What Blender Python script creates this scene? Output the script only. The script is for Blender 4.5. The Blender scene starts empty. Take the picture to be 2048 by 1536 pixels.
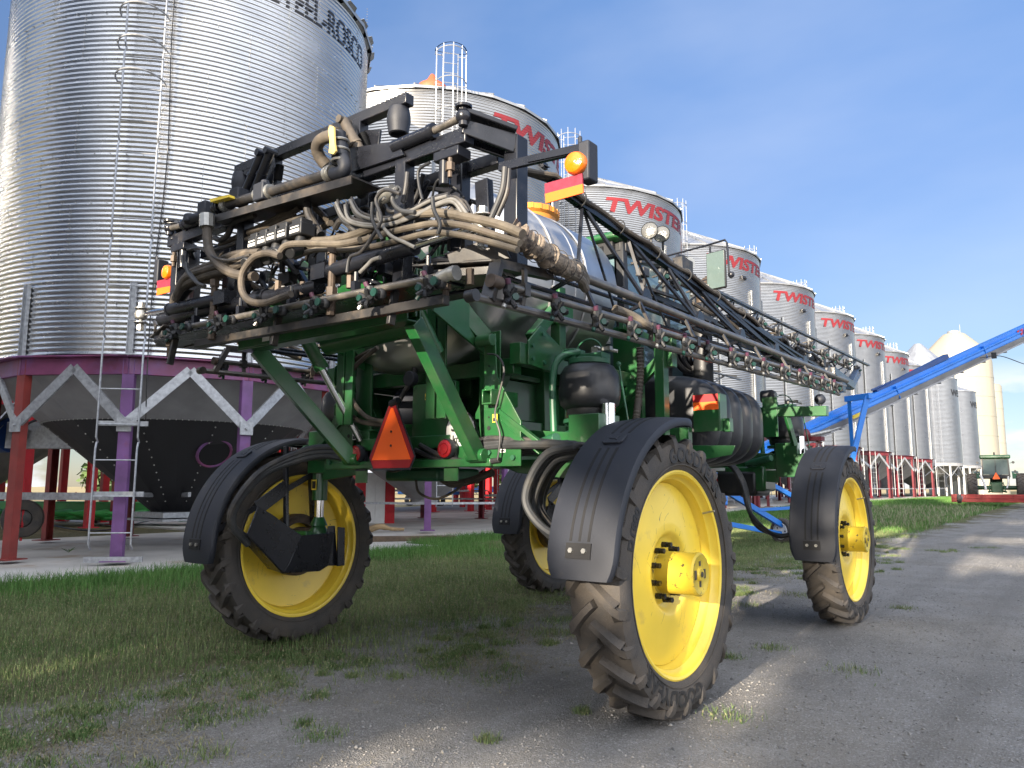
import bpy, bmesh, math, random
import numpy as np
from mathutils import Vector, Matrix
PI = math.pi
random.seed(7); rng = np.random.default_rng(7)
S = bpy.context.scene
COL = S.collection

# ---------------------------------------------------------------- camera
CF, CA, CP, CR = 1541.0, math.radians(37.44), math.radians(7.643), math.radians(0.15)
CC = np.array([4.47, -4.88, 1.49])
cF = np.array([-math.sin(CA)*math.cos(CP), math.cos(CA)*math.cos(CP), math.sin(CP)])
_r = np.array([math.cos(CA), math.sin(CA), 0.0]); _u = np.cross(_r, cF)
cR = _r*math.cos(CR)+_u*math.sin(CR); cU = _u*math.cos(CR)-_r*math.sin(CR)
cam = bpy.data.cameras.new('camera'); cam.sensor_width = 36; cam.lens = CF/2048*36
cam.clip_start = .05; cam.clip_end = 6000
co = bpy.data.objects.new('camera', cam); COL.objects.link(co)
co.matrix_world = Matrix([[cR[0], cU[0], -cF[0], CC[0]], [cR[1], cU[1], -cF[1], CC[1]], [cR[2], cU[2], -cF[2], CC[2]], [0, 0, 0, 1]])
S.camera = co

# ---------------------------------------------------------------- sky, sun, exposure
SUN_AZ, SUN_EL = math.radians(-82), math.radians(12)      # math angle of the direction towards the sun
sd = Vector((math.cos(SUN_AZ)*math.cos(SUN_EL), math.sin(SUN_AZ)*math.cos(SUN_EL), math.sin(SUN_EL)))
W_ = bpy.data.worlds.new('World'); S.world = W_; W_.use_nodes = True
nt = W_.node_tree; nt.nodes.clear()
def wn(t, **k):
    n = nt.nodes.new(t)
    for a, b in k.items(): setattr(n, a, b)
    return n
sky = wn('ShaderNodeTexSky', sky_type='NISHITA', sun_disc=False)
sky.sun_elevation = SUN_EL; sky.sun_rotation = PI/2-SUN_AZ
sky.altitude = 600; sky.air_density = 1.0; sky.dust_density = 0.3; sky.ozone_density = 1.5
tc = wn('ShaderNodeTexCoord'); mp = wn('ShaderNodeMapping'); mp.inputs['Scale'].default_value = (1, 1, 2.6)
no = wn('ShaderNodeTexNoise'); no.inputs['Scale'].default_value = 5.5; no.inputs['Detail'].default_value = 9; no.inputs['Roughness'].default_value = .58
cr = wn('ShaderNodeValToRGB'); cr.color_ramp.elements[0].position = .42; cr.color_ramp.elements[1].position = .56
sep = wn('ShaderNodeSeparateXYZ'); band = wn('ShaderNodeMapRange'); band.inputs[1].default_value = .10; band.inputs[2].default_value = .145; band.inputs[3].default_value = 1; band.inputs[4].default_value = 0
mul = wn('ShaderNodeMath', operation='MULTIPLY')
no2 = wn('ShaderNodeTexNoise'); no2.inputs['Scale'].default_value = 1.7; no2.inputs['Detail'].default_value = 5
mp2 = wn('ShaderNodeMapping'); mp2.inputs['Scale'].default_value = (1, 2.2, 3.0)
mr2 = wn('ShaderNodeMapRange'); mr2.inputs[1].default_value = .48; mr2.inputs[2].default_value = .8; mr2.inputs[3].default_value = 0; mr2.inputs[4].default_value = .16
mx = wn('ShaderNodeMath', operation='MAXIMUM'); mix = wn('ShaderNodeMix', data_type='RGBA')
mix.inputs[7].default_value = (4.8, 4.9, 5.2, 1)
bg = wn('ShaderNodeBackground'); bg.inputs[1].default_value = .066
out = wn('ShaderNodeOutputWorld'); L = nt.links.new
L(tc.outputs['Generated'], mp.inputs[0]); L(mp.outputs[0], no.inputs[0]); L(no.outputs[0], cr.inputs[0])
L(tc.outputs['Generated'], sep.inputs[0]); L(sep.outputs[2], band.inputs[0]); L(cr.outputs[0], mul.inputs[0]); L(band.outputs[0], mul.inputs[1])
L(tc.outputs['Generated'], mp2.inputs[0]); L(mp2.outputs[0], no2.inputs[0]); L(no2.outputs[0], mr2.inputs[0])
L(mul.outputs[0], mx.inputs[0]); L(mr2.outputs[0], mx.inputs[1]); L(mx.outputs[0], mix.inputs[0])
# grading tint, darker towards the horizon; bright cloud added behind the camera as fill
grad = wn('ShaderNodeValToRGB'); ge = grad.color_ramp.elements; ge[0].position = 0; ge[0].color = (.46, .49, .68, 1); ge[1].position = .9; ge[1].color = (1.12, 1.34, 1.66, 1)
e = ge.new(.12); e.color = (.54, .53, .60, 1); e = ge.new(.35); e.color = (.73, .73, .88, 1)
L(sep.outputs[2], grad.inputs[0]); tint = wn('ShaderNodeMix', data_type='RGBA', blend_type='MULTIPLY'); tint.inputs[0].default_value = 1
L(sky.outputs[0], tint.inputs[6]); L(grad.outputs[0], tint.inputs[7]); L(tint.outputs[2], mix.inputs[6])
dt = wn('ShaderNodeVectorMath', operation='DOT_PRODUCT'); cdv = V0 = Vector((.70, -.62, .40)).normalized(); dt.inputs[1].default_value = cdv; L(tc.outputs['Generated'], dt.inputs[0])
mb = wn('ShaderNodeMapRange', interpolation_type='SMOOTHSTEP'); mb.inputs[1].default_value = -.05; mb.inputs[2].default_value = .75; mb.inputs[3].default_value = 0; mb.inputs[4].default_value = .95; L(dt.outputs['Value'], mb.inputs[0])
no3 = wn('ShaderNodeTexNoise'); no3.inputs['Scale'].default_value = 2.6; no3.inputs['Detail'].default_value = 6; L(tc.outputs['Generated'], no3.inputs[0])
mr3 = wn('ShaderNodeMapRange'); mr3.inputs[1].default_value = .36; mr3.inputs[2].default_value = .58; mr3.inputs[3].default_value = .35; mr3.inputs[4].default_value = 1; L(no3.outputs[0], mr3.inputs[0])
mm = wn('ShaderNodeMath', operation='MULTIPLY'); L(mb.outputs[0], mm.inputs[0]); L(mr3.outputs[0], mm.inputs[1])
fill_cloud = wn('ShaderNodeMix', data_type='RGBA'); L(mm.outputs[0], fill_cloud.inputs[0]); L(mix.outputs[2], fill_cloud.inputs[6]); fill_cloud.inputs[7].default_value = (12.6, 13.0, 14.0, 1)
L(fill_cloud.outputs[2], bg.inputs[0]); L(bg.outputs[0], out.inputs[0])
sun = bpy.data.lights.new('sun', 'SUN'); sun.energy = 4.6; sun.angle = math.radians(.5); sun.color = (1, .87, .70)
so = bpy.data.objects.new('sun', sun); COL.objects.link(so); so.rotation_euler = sd.to_track_quat('Z', 'Y').to_euler()
S.view_settings.view_transform = 'Standard'; S.view_settings.look = 'None'; S.view_settings.exposure = 1.84; S.view_settings.gamma = 1

# ---------------------------------------------------------------- a photograph pixel as a point on a known plane
def W(x, y, X=None, Y=None, Z=None, D=None):
    d = cF+cR*(x-1024)/CF+cU*(768-y)/CF
    t = D if D is not None else (X-CC[0])/d[0] if X is not None else (Y-CC[1])/d[1] if Y is not None else (Z-CC[2])/d[2]
    return Vector(CC+d*t)
V = Vector

# ---------------------------------------------------------------- materials
MAT = {}
def mat(name, col, rough=.5, metal=0, var=0, vscale=6, bump=0, bscale=60, dirt=None, dscale=4, dlo=.5, dhi=.7, spec=.5, trans=0, coat=0, detail=4, vstretch=None, emit=0):
    m = bpy.data.materials.new(name); m.use_nodes = True; n = m.node_tree; b = n.nodes['Principled BSDF']; lk = n.links.new
    b.inputs['Roughness'].default_value = rough; b.inputs['Metallic'].default_value = metal
    b.inputs['Specular IOR Level'].default_value = spec
    if coat: b.inputs['Coat Weight'].default_value = coat; b.inputs['Coat Roughness'].default_value = .12
    if trans: b.inputs['Transmission Weight'].default_value = trans
    t = n.nodes.new('ShaderNodeTexCoord'); g = t.outputs['Object']
    if vstretch:
        q = n.nodes.new('ShaderNodeMapping'); q.inputs['Scale'].default_value = vstretch; lk(g, q.inputs[0]); g2 = q.outputs[0]
    else: g2 = g
    c = None
    if var:
        a = n.nodes.new('ShaderNodeTexNoise'); a.inputs['Scale'].default_value = vscale; a.inputs['Detail'].default_value = detail; lk(g2, a.inputs[0])
        r = n.nodes.new('ShaderNodeValToRGB'); e = r.color_ramp.elements
        e[0].position = .3; e[1].position = .7
        e[0].color = tuple(max(0, x*(1-var)) for x in col)+(1,); e[1].color = tuple(min(1, x*(1+var)) for x in col)+(1,)
        lk(a.outputs[0], r.inputs[0]); c = r.outputs[0]
        rr = n.nodes.new('ShaderNodeMapRange'); rr.inputs[3].default_value = max(.03, rough*(1-.35*min(1, var*2))); rr.inputs[4].default_value = min(1, rough*(1+.35*min(1, var*2)))
        lk(a.outputs[0], rr.inputs[0]); lk(rr.outputs[0], b.inputs['Roughness'])
    if dirt:
        a = n.nodes.new('ShaderNodeTexNoise'); a.inputs['Scale'].default_value = dscale; a.inputs['Detail'].default_value = 9; a.inputs['Roughness'].default_value = .65; lk(g, a.inputs[0])
        r = n.nodes.new('ShaderNodeMapRange'); r.inputs[1].default_value = dlo; r.inputs[2].default_value = dhi; lk(a.outputs[0], r.inputs[0])
        x = n.nodes.new('ShaderNodeMix'); x.data_type = 'RGBA'; lk(r.outputs[0], x.inputs[0])
        if c: lk(c, x.inputs[6])
        else: x.inputs[6].default_value = tuple(col)+(1,)
        x.inputs[7].default_value = tuple(dirt)+(1,); c = x.outputs[2]
        if metal:
            s_ = n.nodes.new('ShaderNodeMapRange'); s_.inputs[1].default_value = dlo; s_.inputs[2].default_value = dhi; s_.inputs[3].default_value = metal; s_.inputs[4].default_value = 0
            lk(a.outputs[0], s_.inputs[0]); lk(s_.outputs[0], b.inputs['Metallic'])
    if c: lk(c, b.inputs['Base Color'])
    else: b.inputs['Base Color'].default_value = tuple(col)+(1,)
    if bump:
        a = n.nodes.new('ShaderNodeTexNoise'); a.inputs['Scale'].default_value = bscale; a.inputs['Detail'].default_value = 5; lk(g, a.inputs[0])
        u = n.nodes.new('ShaderNodeBump'); u.inputs['Strength'].default_value = bump; u.inputs['Distance'].default_value = .02; lk(a.outputs[0], u.inputs['Height']); lk(u.outputs[0], b.inputs['Normal'])
    if emit: b.inputs['Emission Color'].default_value = tuple(col)+(1,); b.inputs['Emission Strength'].default_value = emit
    MAT[name] = m; return m
DUST = (.20, .155, .105)
mat('green_paint', (.011, .080, .021), .34, var=.18, vscale=3, dirt=(.055, .085, .045), dscale=5, dlo=.48, dhi=.9, coat=.35)
mat('green_light', (.022, .10, .05), .4, var=.2, vscale=5)
mat('yellow_paint', (.86, .62, .06), .36, var=.07, vscale=2.5, dirt=(.42, .30, .10), dscale=6, dlo=.58, dhi=.9, coat=.25)
mat('yellow_worn', (.55, .40, .035), .45, var=.1, vscale=6, dirt=(.05, .045, .03), dscale=13, dlo=.585, dhi=.63)
mat('cap_orange', (.42, .085, .03), .5)
mat('black_steel', (.009, .010, .014), .28, var=.3, vscale=7, dirt=(.07, .058, .045), dscale=7, dlo=.60, dhi=1.0)
mat('dusty_steel', (.022, .021, .021), .42, var=.35, vscale=8, dirt=(.12, .095, .07), dscale=5, dlo=.48, dhi=.85)
mat('black_plastic', (.011, .0135, .021), .58, var=.15, vscale=2, dirt=(.06, .055, .05), dscale=3, dlo=.6, dhi=.95, bump=.08, bscale=160)
mat('tank_plastic', (.018, .019, .022), .38, var=.15, vscale=2, dirt=(.09, .075, .06), dscale=2.5, dlo=.55, dhi=.95)
mat('groove', (.003, .003, .004), .7)
mat('rubber', (.05, .045, .041), .78, var=.3, vscale=5, dirt=(.088, .072, .056), dscale=4, dlo=.40, dhi=.72, bump=.3, bscale=120)
mat('rubber_text', (.016, .015, .015), .6)
mat('hose_tan', (.095, .08, .06), .72, var=.25, vscale=14, dirt=(.07, .055, .045), dscale=9, dlo=.52, dhi=.72, bump=.15, bscale=90)
mat('hose_brown', (.058, .048, .038), .7, var=.35, vscale=9, dirt=(.125, .10, .072), dscale=6, dlo=.5, dhi=.7)
mat('hose_black', (.022, .022, .024), .5, var=.3, vscale=10, dirt=(.10, .085, .065), dscale=7, dlo=.5, dhi=.8)
mat('hose_grey', (.03, .032, .035), .55, var=.25, vscale=8, dirt=(.065, .06, .052), dscale=5, dlo=.5, dhi=.8)
mat('cable_white', (.13, .127, .12), .5, var=.2, vscale=20)
mat('wrap_cloth', (.20, .16, .12), .85, var=.5, vscale=16, dirt=(.05, .04, .035), dscale=14, dlo=.5, dhi=.6, bump=.8, bscale=40)
mat('stainless', (.48, .475, .47), .36, metal=1, var=.1, vscale=3, dirt=(.33, .29, .24), dscale=2.5, dlo=.55, dhi=.95)
mat('pipe_steel', (.20, .186, .168), .36, metal=.8, var=.2, vscale=8, dirt=(.12, .095, .07), dscale=8, dlo=.5, dhi=.75)
mat('zinc', (.36, .355, .33), .38, metal=.8, var=.2, vscale=20)
mat('chrome', (.85, .85, .85), .09, metal=1)
mat('rusty_bronze', (.085, .062, .045), .6, metal=.3, var=.4, vscale=20)
mat('nozzle_green', (.004, .034, .025), .4, var=.2, vscale=20)
mat('nozzle_purple', (.07, .022, .045), .5, var=.2, vscale=20)
mat('glass', (.10, .16, .18), .04, spec=.8, coat=.5)
mat('clear_glass', (.09, .125, .12), .08, spec=.7)
mat('lens_glass', (.13, .13, .125), .2, metal=.3, bump=.3, bscale=60)
mat('amber', (.72, .15, .004), .2, coat=.6, bump=.25, bscale=40)
mat('red_lens', (.16, .003, .006), .2, coat=.3, bump=.2, bscale=60)
mat('orange_sheet', (1, .13, .010), .45)
mat('red_sheet', (.30, .006, .010), .5)
mat('faded_red_sheet', (.22, .022, .04), .35, var=.2, vscale=30)
mat('white_paint', (.72, .72, .70), .4, var=.06, vscale=4)
mat('label_white', (.6, .6, .58), .5)
mat('label_yellow', (.75, .55, .05), .5)
mat('yellow_handle', (.68, .50, .16), .5, var=.15, vscale=10)
mat('lid_orange', (.48, .19, .02), .45)
mat('black_ink', (.012, .012, .014), .6)
mat('red_ink', (.17, .009, .013), .55, var=.1, vscale=3)
mat('galvanized', (.49, .495, .50), .27, metal=1, var=.10, vscale=1.1, vstretch=(1, 1, 3.0), bump=.03, bscale=30)
mat('galvanized_row', (.43, .42, .40), .28, metal=1, var=.08, vscale=.9, vstretch=(1, 1, 3.5))
mat('stiffener', (.20, .215, .235), .4, metal=.5, var=.15, vscale=5)
mat('galvanized_roof', (.42, .43, .44), .38, metal=.7, var=.12, vscale=1.5)
mat('galvanized_flat', (.36, .37, .385), .45, metal=.6, var=.25, vscale=14, detail=8)
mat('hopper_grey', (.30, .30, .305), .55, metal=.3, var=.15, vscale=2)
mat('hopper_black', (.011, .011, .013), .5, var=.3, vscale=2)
mat('purple_paint', (.15, .062, .19), .5, var=.25, vscale=3, dirt=(.24, .04, .06), dscale=2, dlo=.6, dhi=.8)
mat('ring_paint', (.17, .04, .10), .5, var=.3, vscale=2, dirt=(.16, .075, .22), dscale=1.5, dlo=.45, dhi=.7)
mat('oxide_red', (.20, .028, .022), .55, var=.25, vscale=3)
mat('bright_red', (.48, .012, .02), .5, var=.15, vscale=3)
mat('dark_red', (.12, .010, .016), .55, var=.25, vscale=3)
mat('cream_paint', (.27, .25, .195), .5, var=.07, vscale=.6, vstretch=(1, 1, .2))
mat('concrete', (.42, .40, .365), .9, var=.18, vscale=.9, dirt=(.24, .16, .09), dscale=.55, dlo=.54, dhi=.74, bump=.2, bscale=40, detail=9)
mat('blue_paint', (.018, .185, .62), .36, var=.15, vscale=2, dirt=(.05, .14, .30), dscale=2, dlo=.55, dhi=.9)
mat('blue_dark', (.012, .05, .18), .45, var=.2, vscale=2)
mat('implement_green', (.05, .30, .07), .45, var=.2, vscale=2)
mat('implement_red', (.30, .025, .018), .5, var=.2, vscale=3)
mat('tractor_green', (.010, .06, .022), .45, var=.25, vscale=3)
mat('cab_black', (.012, .013, .015), .5)
mat('bark', (.10, .07, .045), .9, var=.3, vscale=8)
mat('wood', (.30, .21, .11), .8, var=.3, vscale=6)
mat('leaf', (.055, .095, .022), .7, var=.45, vscale=1.5)
mat('leaf_pale', (.10, .13, .035), .7, var=.4, vscale=1.5)
mat('stone', (.205, .196, .183), .85, var=.5, vscale=9)
mat('seed_head', (.30, .27, .19), .9)
def grass_mat(name, c1, c2, c3):
    m = bpy.data.materials.new(name); m.use_nodes = True; n = m.node_tree; b = n.nodes['Principled BSDF']; lk = n.links.new
    t = n.nodes.new('ShaderNodeTexCoord'); a = n.nodes.new('ShaderNodeTexNoise'); a.inputs['Scale'].default_value = .9; a.inputs['Detail'].default_value = 8; lk(t.outputs['Object'], a.inputs[0])
    a2 = n.nodes.new('ShaderNodeTexNoise'); a2.inputs['Scale'].default_value = 45; lk(t.outputs['Object'], a2.inputs[0])
    r = n.nodes.new('ShaderNodeValToRGB'); e = r.color_ramp.elements; e[0].position = .35; e[0].color = c1+(1,); e[1].position = .62; e[1].color = c2+(1,)
    lk(a.outputs[0], r.inputs[0]); x = n.nodes.new('ShaderNodeMix'); x.data_type = 'RGBA'; q = n.nodes.new('ShaderNodeMapRange'); q.inputs[1].default_value = .56; q.inputs[2].default_value = .66
    lk(a2.outputs[0], q.inputs[0]); lk(q.outputs[0], x.inputs[0]); lk(r.outputs[0], x.inputs[6]); x.inputs[7].default_value = c3+(1,); lk(x.outputs[2], b.inputs['Base Color'])
    b.inputs['Roughness'].default_value = .7; b.inputs['Specular IOR Level'].default_value = .25; MAT[name] = m
grass_mat('grass_short', (.07, .125, .036), (.14, .18, .07), (.31, .28, .15))
grass_mat('grass_tall', (.05, .14, .026), (.085, .19, .04), (.15, .19, .07))
grass_mat('straw', (.20, .17, .10), (.28, .24, .15), (.12, .11, .07))
def scratched(name, base, mark):
    m = MAT[base].copy(); m.name = name; n = m.node_tree; lk = n.links.new; b = n.nodes['Principled BSDF']
    src = b.inputs['Base Color'].links[0].from_socket
    t = n.nodes.new('ShaderNodeTexCoord'); mpp = n.nodes.new('ShaderNodeMapping'); mpp.inputs['Scale'].default_value = (1, 1, 1); lk(t.outputs['Object'], mpp.inputs[0])
    w = n.nodes.new('ShaderNodeTexNoise'); w.inputs['Scale'].default_value = 3.1; w.inputs['Detail'].default_value = 1; w.inputs['Distortion'].default_value = 1.2; lk(mpp.outputs[0], w.inputs[0])
    s1 = n.nodes.new('ShaderNodeMath'); s1.operation = 'SUBTRACT'; s1.inputs[1].default_value = .5; lk(w.outputs[0], s1.inputs[0])
    s2 = n.nodes.new('ShaderNodeMath'); s2.operation = 'ABSOLUTE'; lk(s1.outputs[0], s2.inputs[0])
    s3 = n.nodes.new('ShaderNodeMath'); s3.operation = 'LESS_THAN'; s3.inputs[1].default_value = .0035; lk(s2.outputs[0], s3.inputs[0])
    g = n.nodes.new('ShaderNodeTexNoise'); g.inputs['Scale'].default_value = 7; g.inputs['Detail'].default_value = 6; lk(t.outputs['Object'], g.inputs[0])
    s4 = n.nodes.new('ShaderNodeMath'); s4.operation = 'GREATER_THAN'; s4.inputs[1].default_value = .53; lk(g.outputs[0], s4.inputs[0])
    s5 = n.nodes.new('ShaderNodeMath'); s5.operation = 'MULTIPLY'; lk(s3.outputs[0], s5.inputs[0]); lk(s4.outputs[0], s5.inputs[1])
    x = n.nodes.new('ShaderNodeMix'); x.data_type = 'RGBA'; lk(s5.outputs[0], x.inputs[0]); lk(src, x.inputs[6]); x.inputs[7].default_value = mark+(1,)
    lk(x.outputs[2], b.inputs['Base Color']); MAT[name] = m
scratched('yellow_scratched', 'yellow_paint', (.05, .045, .03))

# ---------------------------------------------------------------- mesh builder
def frame_of(d, up=V((0, 0, 1))):
    d = d.normalized()
    if abs(d.dot(up)) > .995: up = V((1, 0, 0)) if abs(d.x) < .9 else V((0, 1, 0))
    s = d.cross(up).normalized(); return s, s.cross(d).normalized()
class MB:
    def __init__(s): s.v = []; s.f = []
    def add(s, vs, fs):
        o = len(s.v); s.v += [tuple(p) for p in vs]; s.f += [tuple(i+o for i in f) for f in fs]; return s
    def box(s, c, size, rz=0, ry=0, rx=0):
        c = V(c); M = Matrix.Rotation(rz, 3, 'Z') @ Matrix.Rotation(ry, 3, 'Y') @ Matrix.Rotation(rx, 3, 'X'); h = [x/2 for x in size]
        return s.add([c+M @ V((a*h[0], b*h[1], d*h[2])) for a in (-1, 1) for b in (-1, 1) for d in (-1, 1)],
                     [(0, 1, 3, 2), (4, 6, 7, 5), (0, 4, 5, 1), (2, 3, 7, 6), (0, 2, 6, 4), (1, 5, 7, 3)])
    def beam(s, p, q, w, h, up=(0, 0, 1), w2=None, h2=None):
        p = V(p); q = V(q); a, b = frame_of(q-p, V(up)); w2 = w2 or w; h2 = h2 or h
        vs = [p+a*(i*w/2)+b*(j*h/2) for i, j in ((-1, -1), (1, -1), (1, 1), (-1, 1))]+[q+a*(i*w2/2)+b*(j*h2/2) for i, j in ((-1, -1), (1, -1), (1, 1), (-1, 1))]
        return s.add(vs, [(3, 2, 1, 0), (4, 5, 6, 7), (0, 1, 5, 4), (1, 2, 6, 5), (2, 3, 7, 6), (3, 0, 4, 7)])
    def hollow(s, p, q, w, h, t=.012, up=(0, 0, 1)):
        p = V(p); q = V(q); a, b = frame_of(q-p, V(up))
        for i, j, ww, hh in ((0, 1, w, t), (0, -1, w, t), (1, 0, t, h-2*t), (-1, 0, t, h-2*t)):
            o = a*(i*(w-t)/2)+b*(j*(h-t)/2); s.beam(p+o, q+o, ww, hh, up)
        return s
    def cyl(s, p, q, r, n=14, r2=None, cap=True):
        p = V(p); q = V(q); a, b = frame_of(q-p); r2 = r if r2 is None else r2
        vs = [p+(a*math.cos(t)+b*math.sin(t))*r for t in [2*PI*i/n for i in range(n)]]+[q+(a*math.cos(t)+b*math.sin(t))*r2 for t in [2*PI*i/n for i in range(n)]]
        fs = [(i, (i+1) % n, n+(i+1) % n, n+i) for i in range(n)]
        if cap: fs += [tuple(range(n-1, -1, -1)), tuple(range(n, 2*n))]
        return s.add(vs, fs)
    def tube(s, pts, r, n=10, smooth=0, closed=False):
        P = [V(p) for p in pts]
        if smooth: P = spline(P, smooth, closed)
        rr = r if isinstance(r, (list, tuple)) else [r]*len(P)
        if len(rr) != len(P): rr = [rr[min(len(rr)-1, int(i*len(rr)/len(P)))] for i in range(len(P))]
        N = len(P); up = None; rings = []
        for i in range(N):
            d = (P[(i+1) % N]-P[i-1]) if closed else (P[min(i+1, N-1)]-P[max(i-1, 0)])
            if d.length < 1e-9: d = V((0, 0, 1))
            d.normalize()
            if up is None: a, b = frame_of(d)
            else:
                b = (up-d*up.dot(d)); b = b.normalized() if b.length > 1e-6 else frame_of(d)[1]; a = d.cross(b)
            up = b; rings.append([P[i]+(a*math.cos(t)+b*math.sin(t))*rr[i] for t in [2*PI*k/n for k in range(n)]])
        vs = [p for g in rings for p in g]; fs = []
        for i in range(N if closed else N-1):
            j = (i+1) % N
            fs += [(i*n+k, i*n+(k+1) % n, j*n+(k+1) % n, j*n+k) for k in range(n)]
        if not closed: fs += [tuple(range(n-1, -1, -1)), tuple((N-1)*n+k for k in range(n))]
        return s.add(vs, fs)
    def lathe(s, prof, o=(0, 0, 0), ax=(0, 0, 1), n=32, a0=0, a1=2*PI, x0=None, cap=False):
        # prof: (r, h) pairs, h along ax
        o = V(o); ax = V(ax).normalized(); a, b = frame_of(ax)
        full = abs(a1-a0-2*PI) < 1e-6; m = n if full else n+1; vs = []
        for r, h in prof:
            for k in range(m):
                t = a0+(a1-a0)*k/n; vs.append(o+ax*h+(a*math.cos(t)+b*math.sin(t))*r)
        fs = []
        for i in range(len(prof)-1):
            for k in range(n if full else n):
                k2 = (k+1) % m; fs.append((i*m+k, i*m+k2, (i+1)*m+k2, (i+1)*m+k))
        if cap: fs += [tuple(range(m-1, -1, -1)), tuple((len(prof)-1)*m+k for k in range(m))]
        return s.add(vs, fs)
    def plate(s, pts, t, nrm=None):
        P = [V(p) for p in pts]; n = V(nrm).normalized() if nrm else (P[1]-P[0]).cross(P[2]-P[0]).normalized(); k = len(P)
        return s.add([p+n*t/2 for p in P]+[p-n*t/2 for p in P], [tuple(range(k)), tuple(range(2*k-1, k-1, -1))]+[(i, k+i, k+(i+1) % k, (i+1) % k) for i in range(k)])
    def ball(s, c, r, n=12, sc=(1, 1, 1)):
        c = V(c); m = n//2; vs = []; fs = []
        for i in range(m+1):
            for k in range(n): vs.append(c+V((r*sc[0]*math.sin(PI*i/m)*math.cos(2*PI*k/n), r*sc[1]*math.sin(PI*i/m)*math.sin(2*PI*k/n), r*sc[2]*math.cos(PI*i/m))))
        for i in range(m):
            for k in range(n): fs.append((i*n+k, (i+1)*n+k, (i+1)*n+(k+1) % n, i*n+(k+1) % n))
        return s.add(vs, fs)
    def ring(s, c, ax, R, r, n=28, m=8, a0=0, a1=2*PI):
        c = V(c); a, b = frame_of(V(ax)); full = abs(a1-a0-2*PI) < 1e-6
        k = n if full else n+1
        return s.tube([c+(a*math.cos(t)+b*math.sin(t))*R for t in [a0+(a1-a0)*i/n for i in range(k)]], r, m, closed=full)
    def bolt(s, p, d, r=.014, h=.012): p = V(p); return s.cyl(p, p+V(d).normalized()*h, r, 6)
    def mirror(s):
        o = MB(); o.v = [(-x, y, z) for x, y, z in s.v]; o.f = [tuple(reversed(f)) for f in s.f]; return o
    def move(s, d):
        s.v = [(x+d[0], y+d[1], z+d[2]) for x, y, z in s.v]; return s
    def build(s, name, m, parent=None, bevel=0, sharp=35, world=True):
        me = bpy.data.meshes.new(name); off = V((0, 0, 0))
        me.from_pydata(s.v, [], s.f); me.validate(); me.materials.append(MAT[m] if isinstance(m, str) else m)
        me.polygons.foreach_set('use_smooth', [True]*len(me.polygons)); me.set_sharp_from_angle(angle=math.radians(sharp)); me.update()
        o = bpy.data.objects.new(name, me); COL.objects.link(o)
        if parent is not None:
            o.parent = parent
            if world and parent.type == 'EMPTY': o.location = -parent.location
        if bevel:
            b = o.modifiers.new('bevel', 'BEVEL'); b.width = bevel; b.segments = 2; b.limit_method = 'ANGLE'; b.angle_limit = math.radians(40); b.harden_normals = False
        return o
def pieces(m):
    par = list(range(len(m.v)))
    def find(i):
        while par[i] != i: par[i] = par[par[i]]; i = par[i]
        return i
    for f in m.f:
        a = find(f[0])
        for i in f[1:]: par[find(i)] = a
    g = {}
    for f in m.f: g.setdefault(find(f[0]), []).append(f)
    out = []
    for fs in g.values():
        ids = sorted({i for f in fs for i in f}); mp = {i: k for k, i in enumerate(ids)}; q = MB(); q.v = [m.v[i] for i in ids]; q.f = [tuple(mp[i] for i in f) for f in fs]; out.append(q)
    return out
def spline(P, k=8, closed=False):
    out = []; N = len(P)
    for i in range(N if closed else N-1):
        p0, p1, p2, p3 = (P[(i-1) % N], P[i], P[(i+1) % N], P[(i+2) % N]) if closed else (P[max(i-1, 0)], P[i], P[i+1], P[min(i+2, N-1)])
        for j in range(k):
            t = j/k; out.append(.5*((2*p1)+(p2-p0)*t+(2*p0-5*p1+4*p2-p3)*t*t+(3*p1-3*p2+p3-p0)*t**3))
    if not closed: out.append(P[-1])
    return out
def tag(o, label=None, cat=None, group=None, kind=None):
    for k, v in (('label', label), ('category', cat), ('group', group), ('kind', kind)):
        if v: o[k] = v
    return o
def empty(name, loc=(0, 0, 0), rz=0):
    o = bpy.data.objects.new(name, None); COL.objects.link(o); o.location = loc; o.rotation_euler = (0, 0, rz); o.empty_display_size = .2; return o
def copy_tree(o, parent=None):
    c = o.copy(); COL.objects.link(c)
    if parent is not None: c.parent = parent
    for ch in [x for x in KIDS.get(o.name, [])]: copy_tree(ch, c)
    return c
KIDS = {}
def index_kids(root):
    KIDS[root.name] = [o for o in COL.objects if o.parent == root]
    for o in KIDS[root.name]: index_kids(o)
def text_mesh(txt, size, offset=0, extrude=0, shear=0, res=3, sx=1):
    cu = bpy.data.curves.new('lettering', 'FONT'); cu.body = txt; cu.size = size; cu.offset = offset; cu.extrude = extrude; cu.shear = shear; cu.resolution_u = res
    cu.align_x = 'LEFT'; o = bpy.data.objects.new('lettering', cu); COL.objects.link(o)
    dg = bpy.context.evaluated_depsgraph_get(); me = bpy.data.meshes.new_from_object(o.evaluated_get(dg)); bpy.data.objects.remove(o)
    bm = bmesh.new(); bm.from_mesh(me); bpy.data.meshes.remove(me); bmesh.ops.remove_doubles(bm, verts=bm.verts, dist=1e-5)
    for v in bm.verts: v.co.x *= sx
    return bm
def bm_obj(bm, name, m, parent, world=True, smooth=False):
    me = bpy.data.meshes.new(name); bm.to_mesh(me); bm.free(); me.materials.append(MAT[m])
    if smooth: me.polygons.foreach_set('use_smooth', [True]*len(me.polygons))
    o = bpy.data.objects.new(name, me); COL.objects.link(o)
    if parent is not None:
        o.parent = parent
        if world and parent.type == 'EMPTY': o.location = -parent.location
    return o

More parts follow.
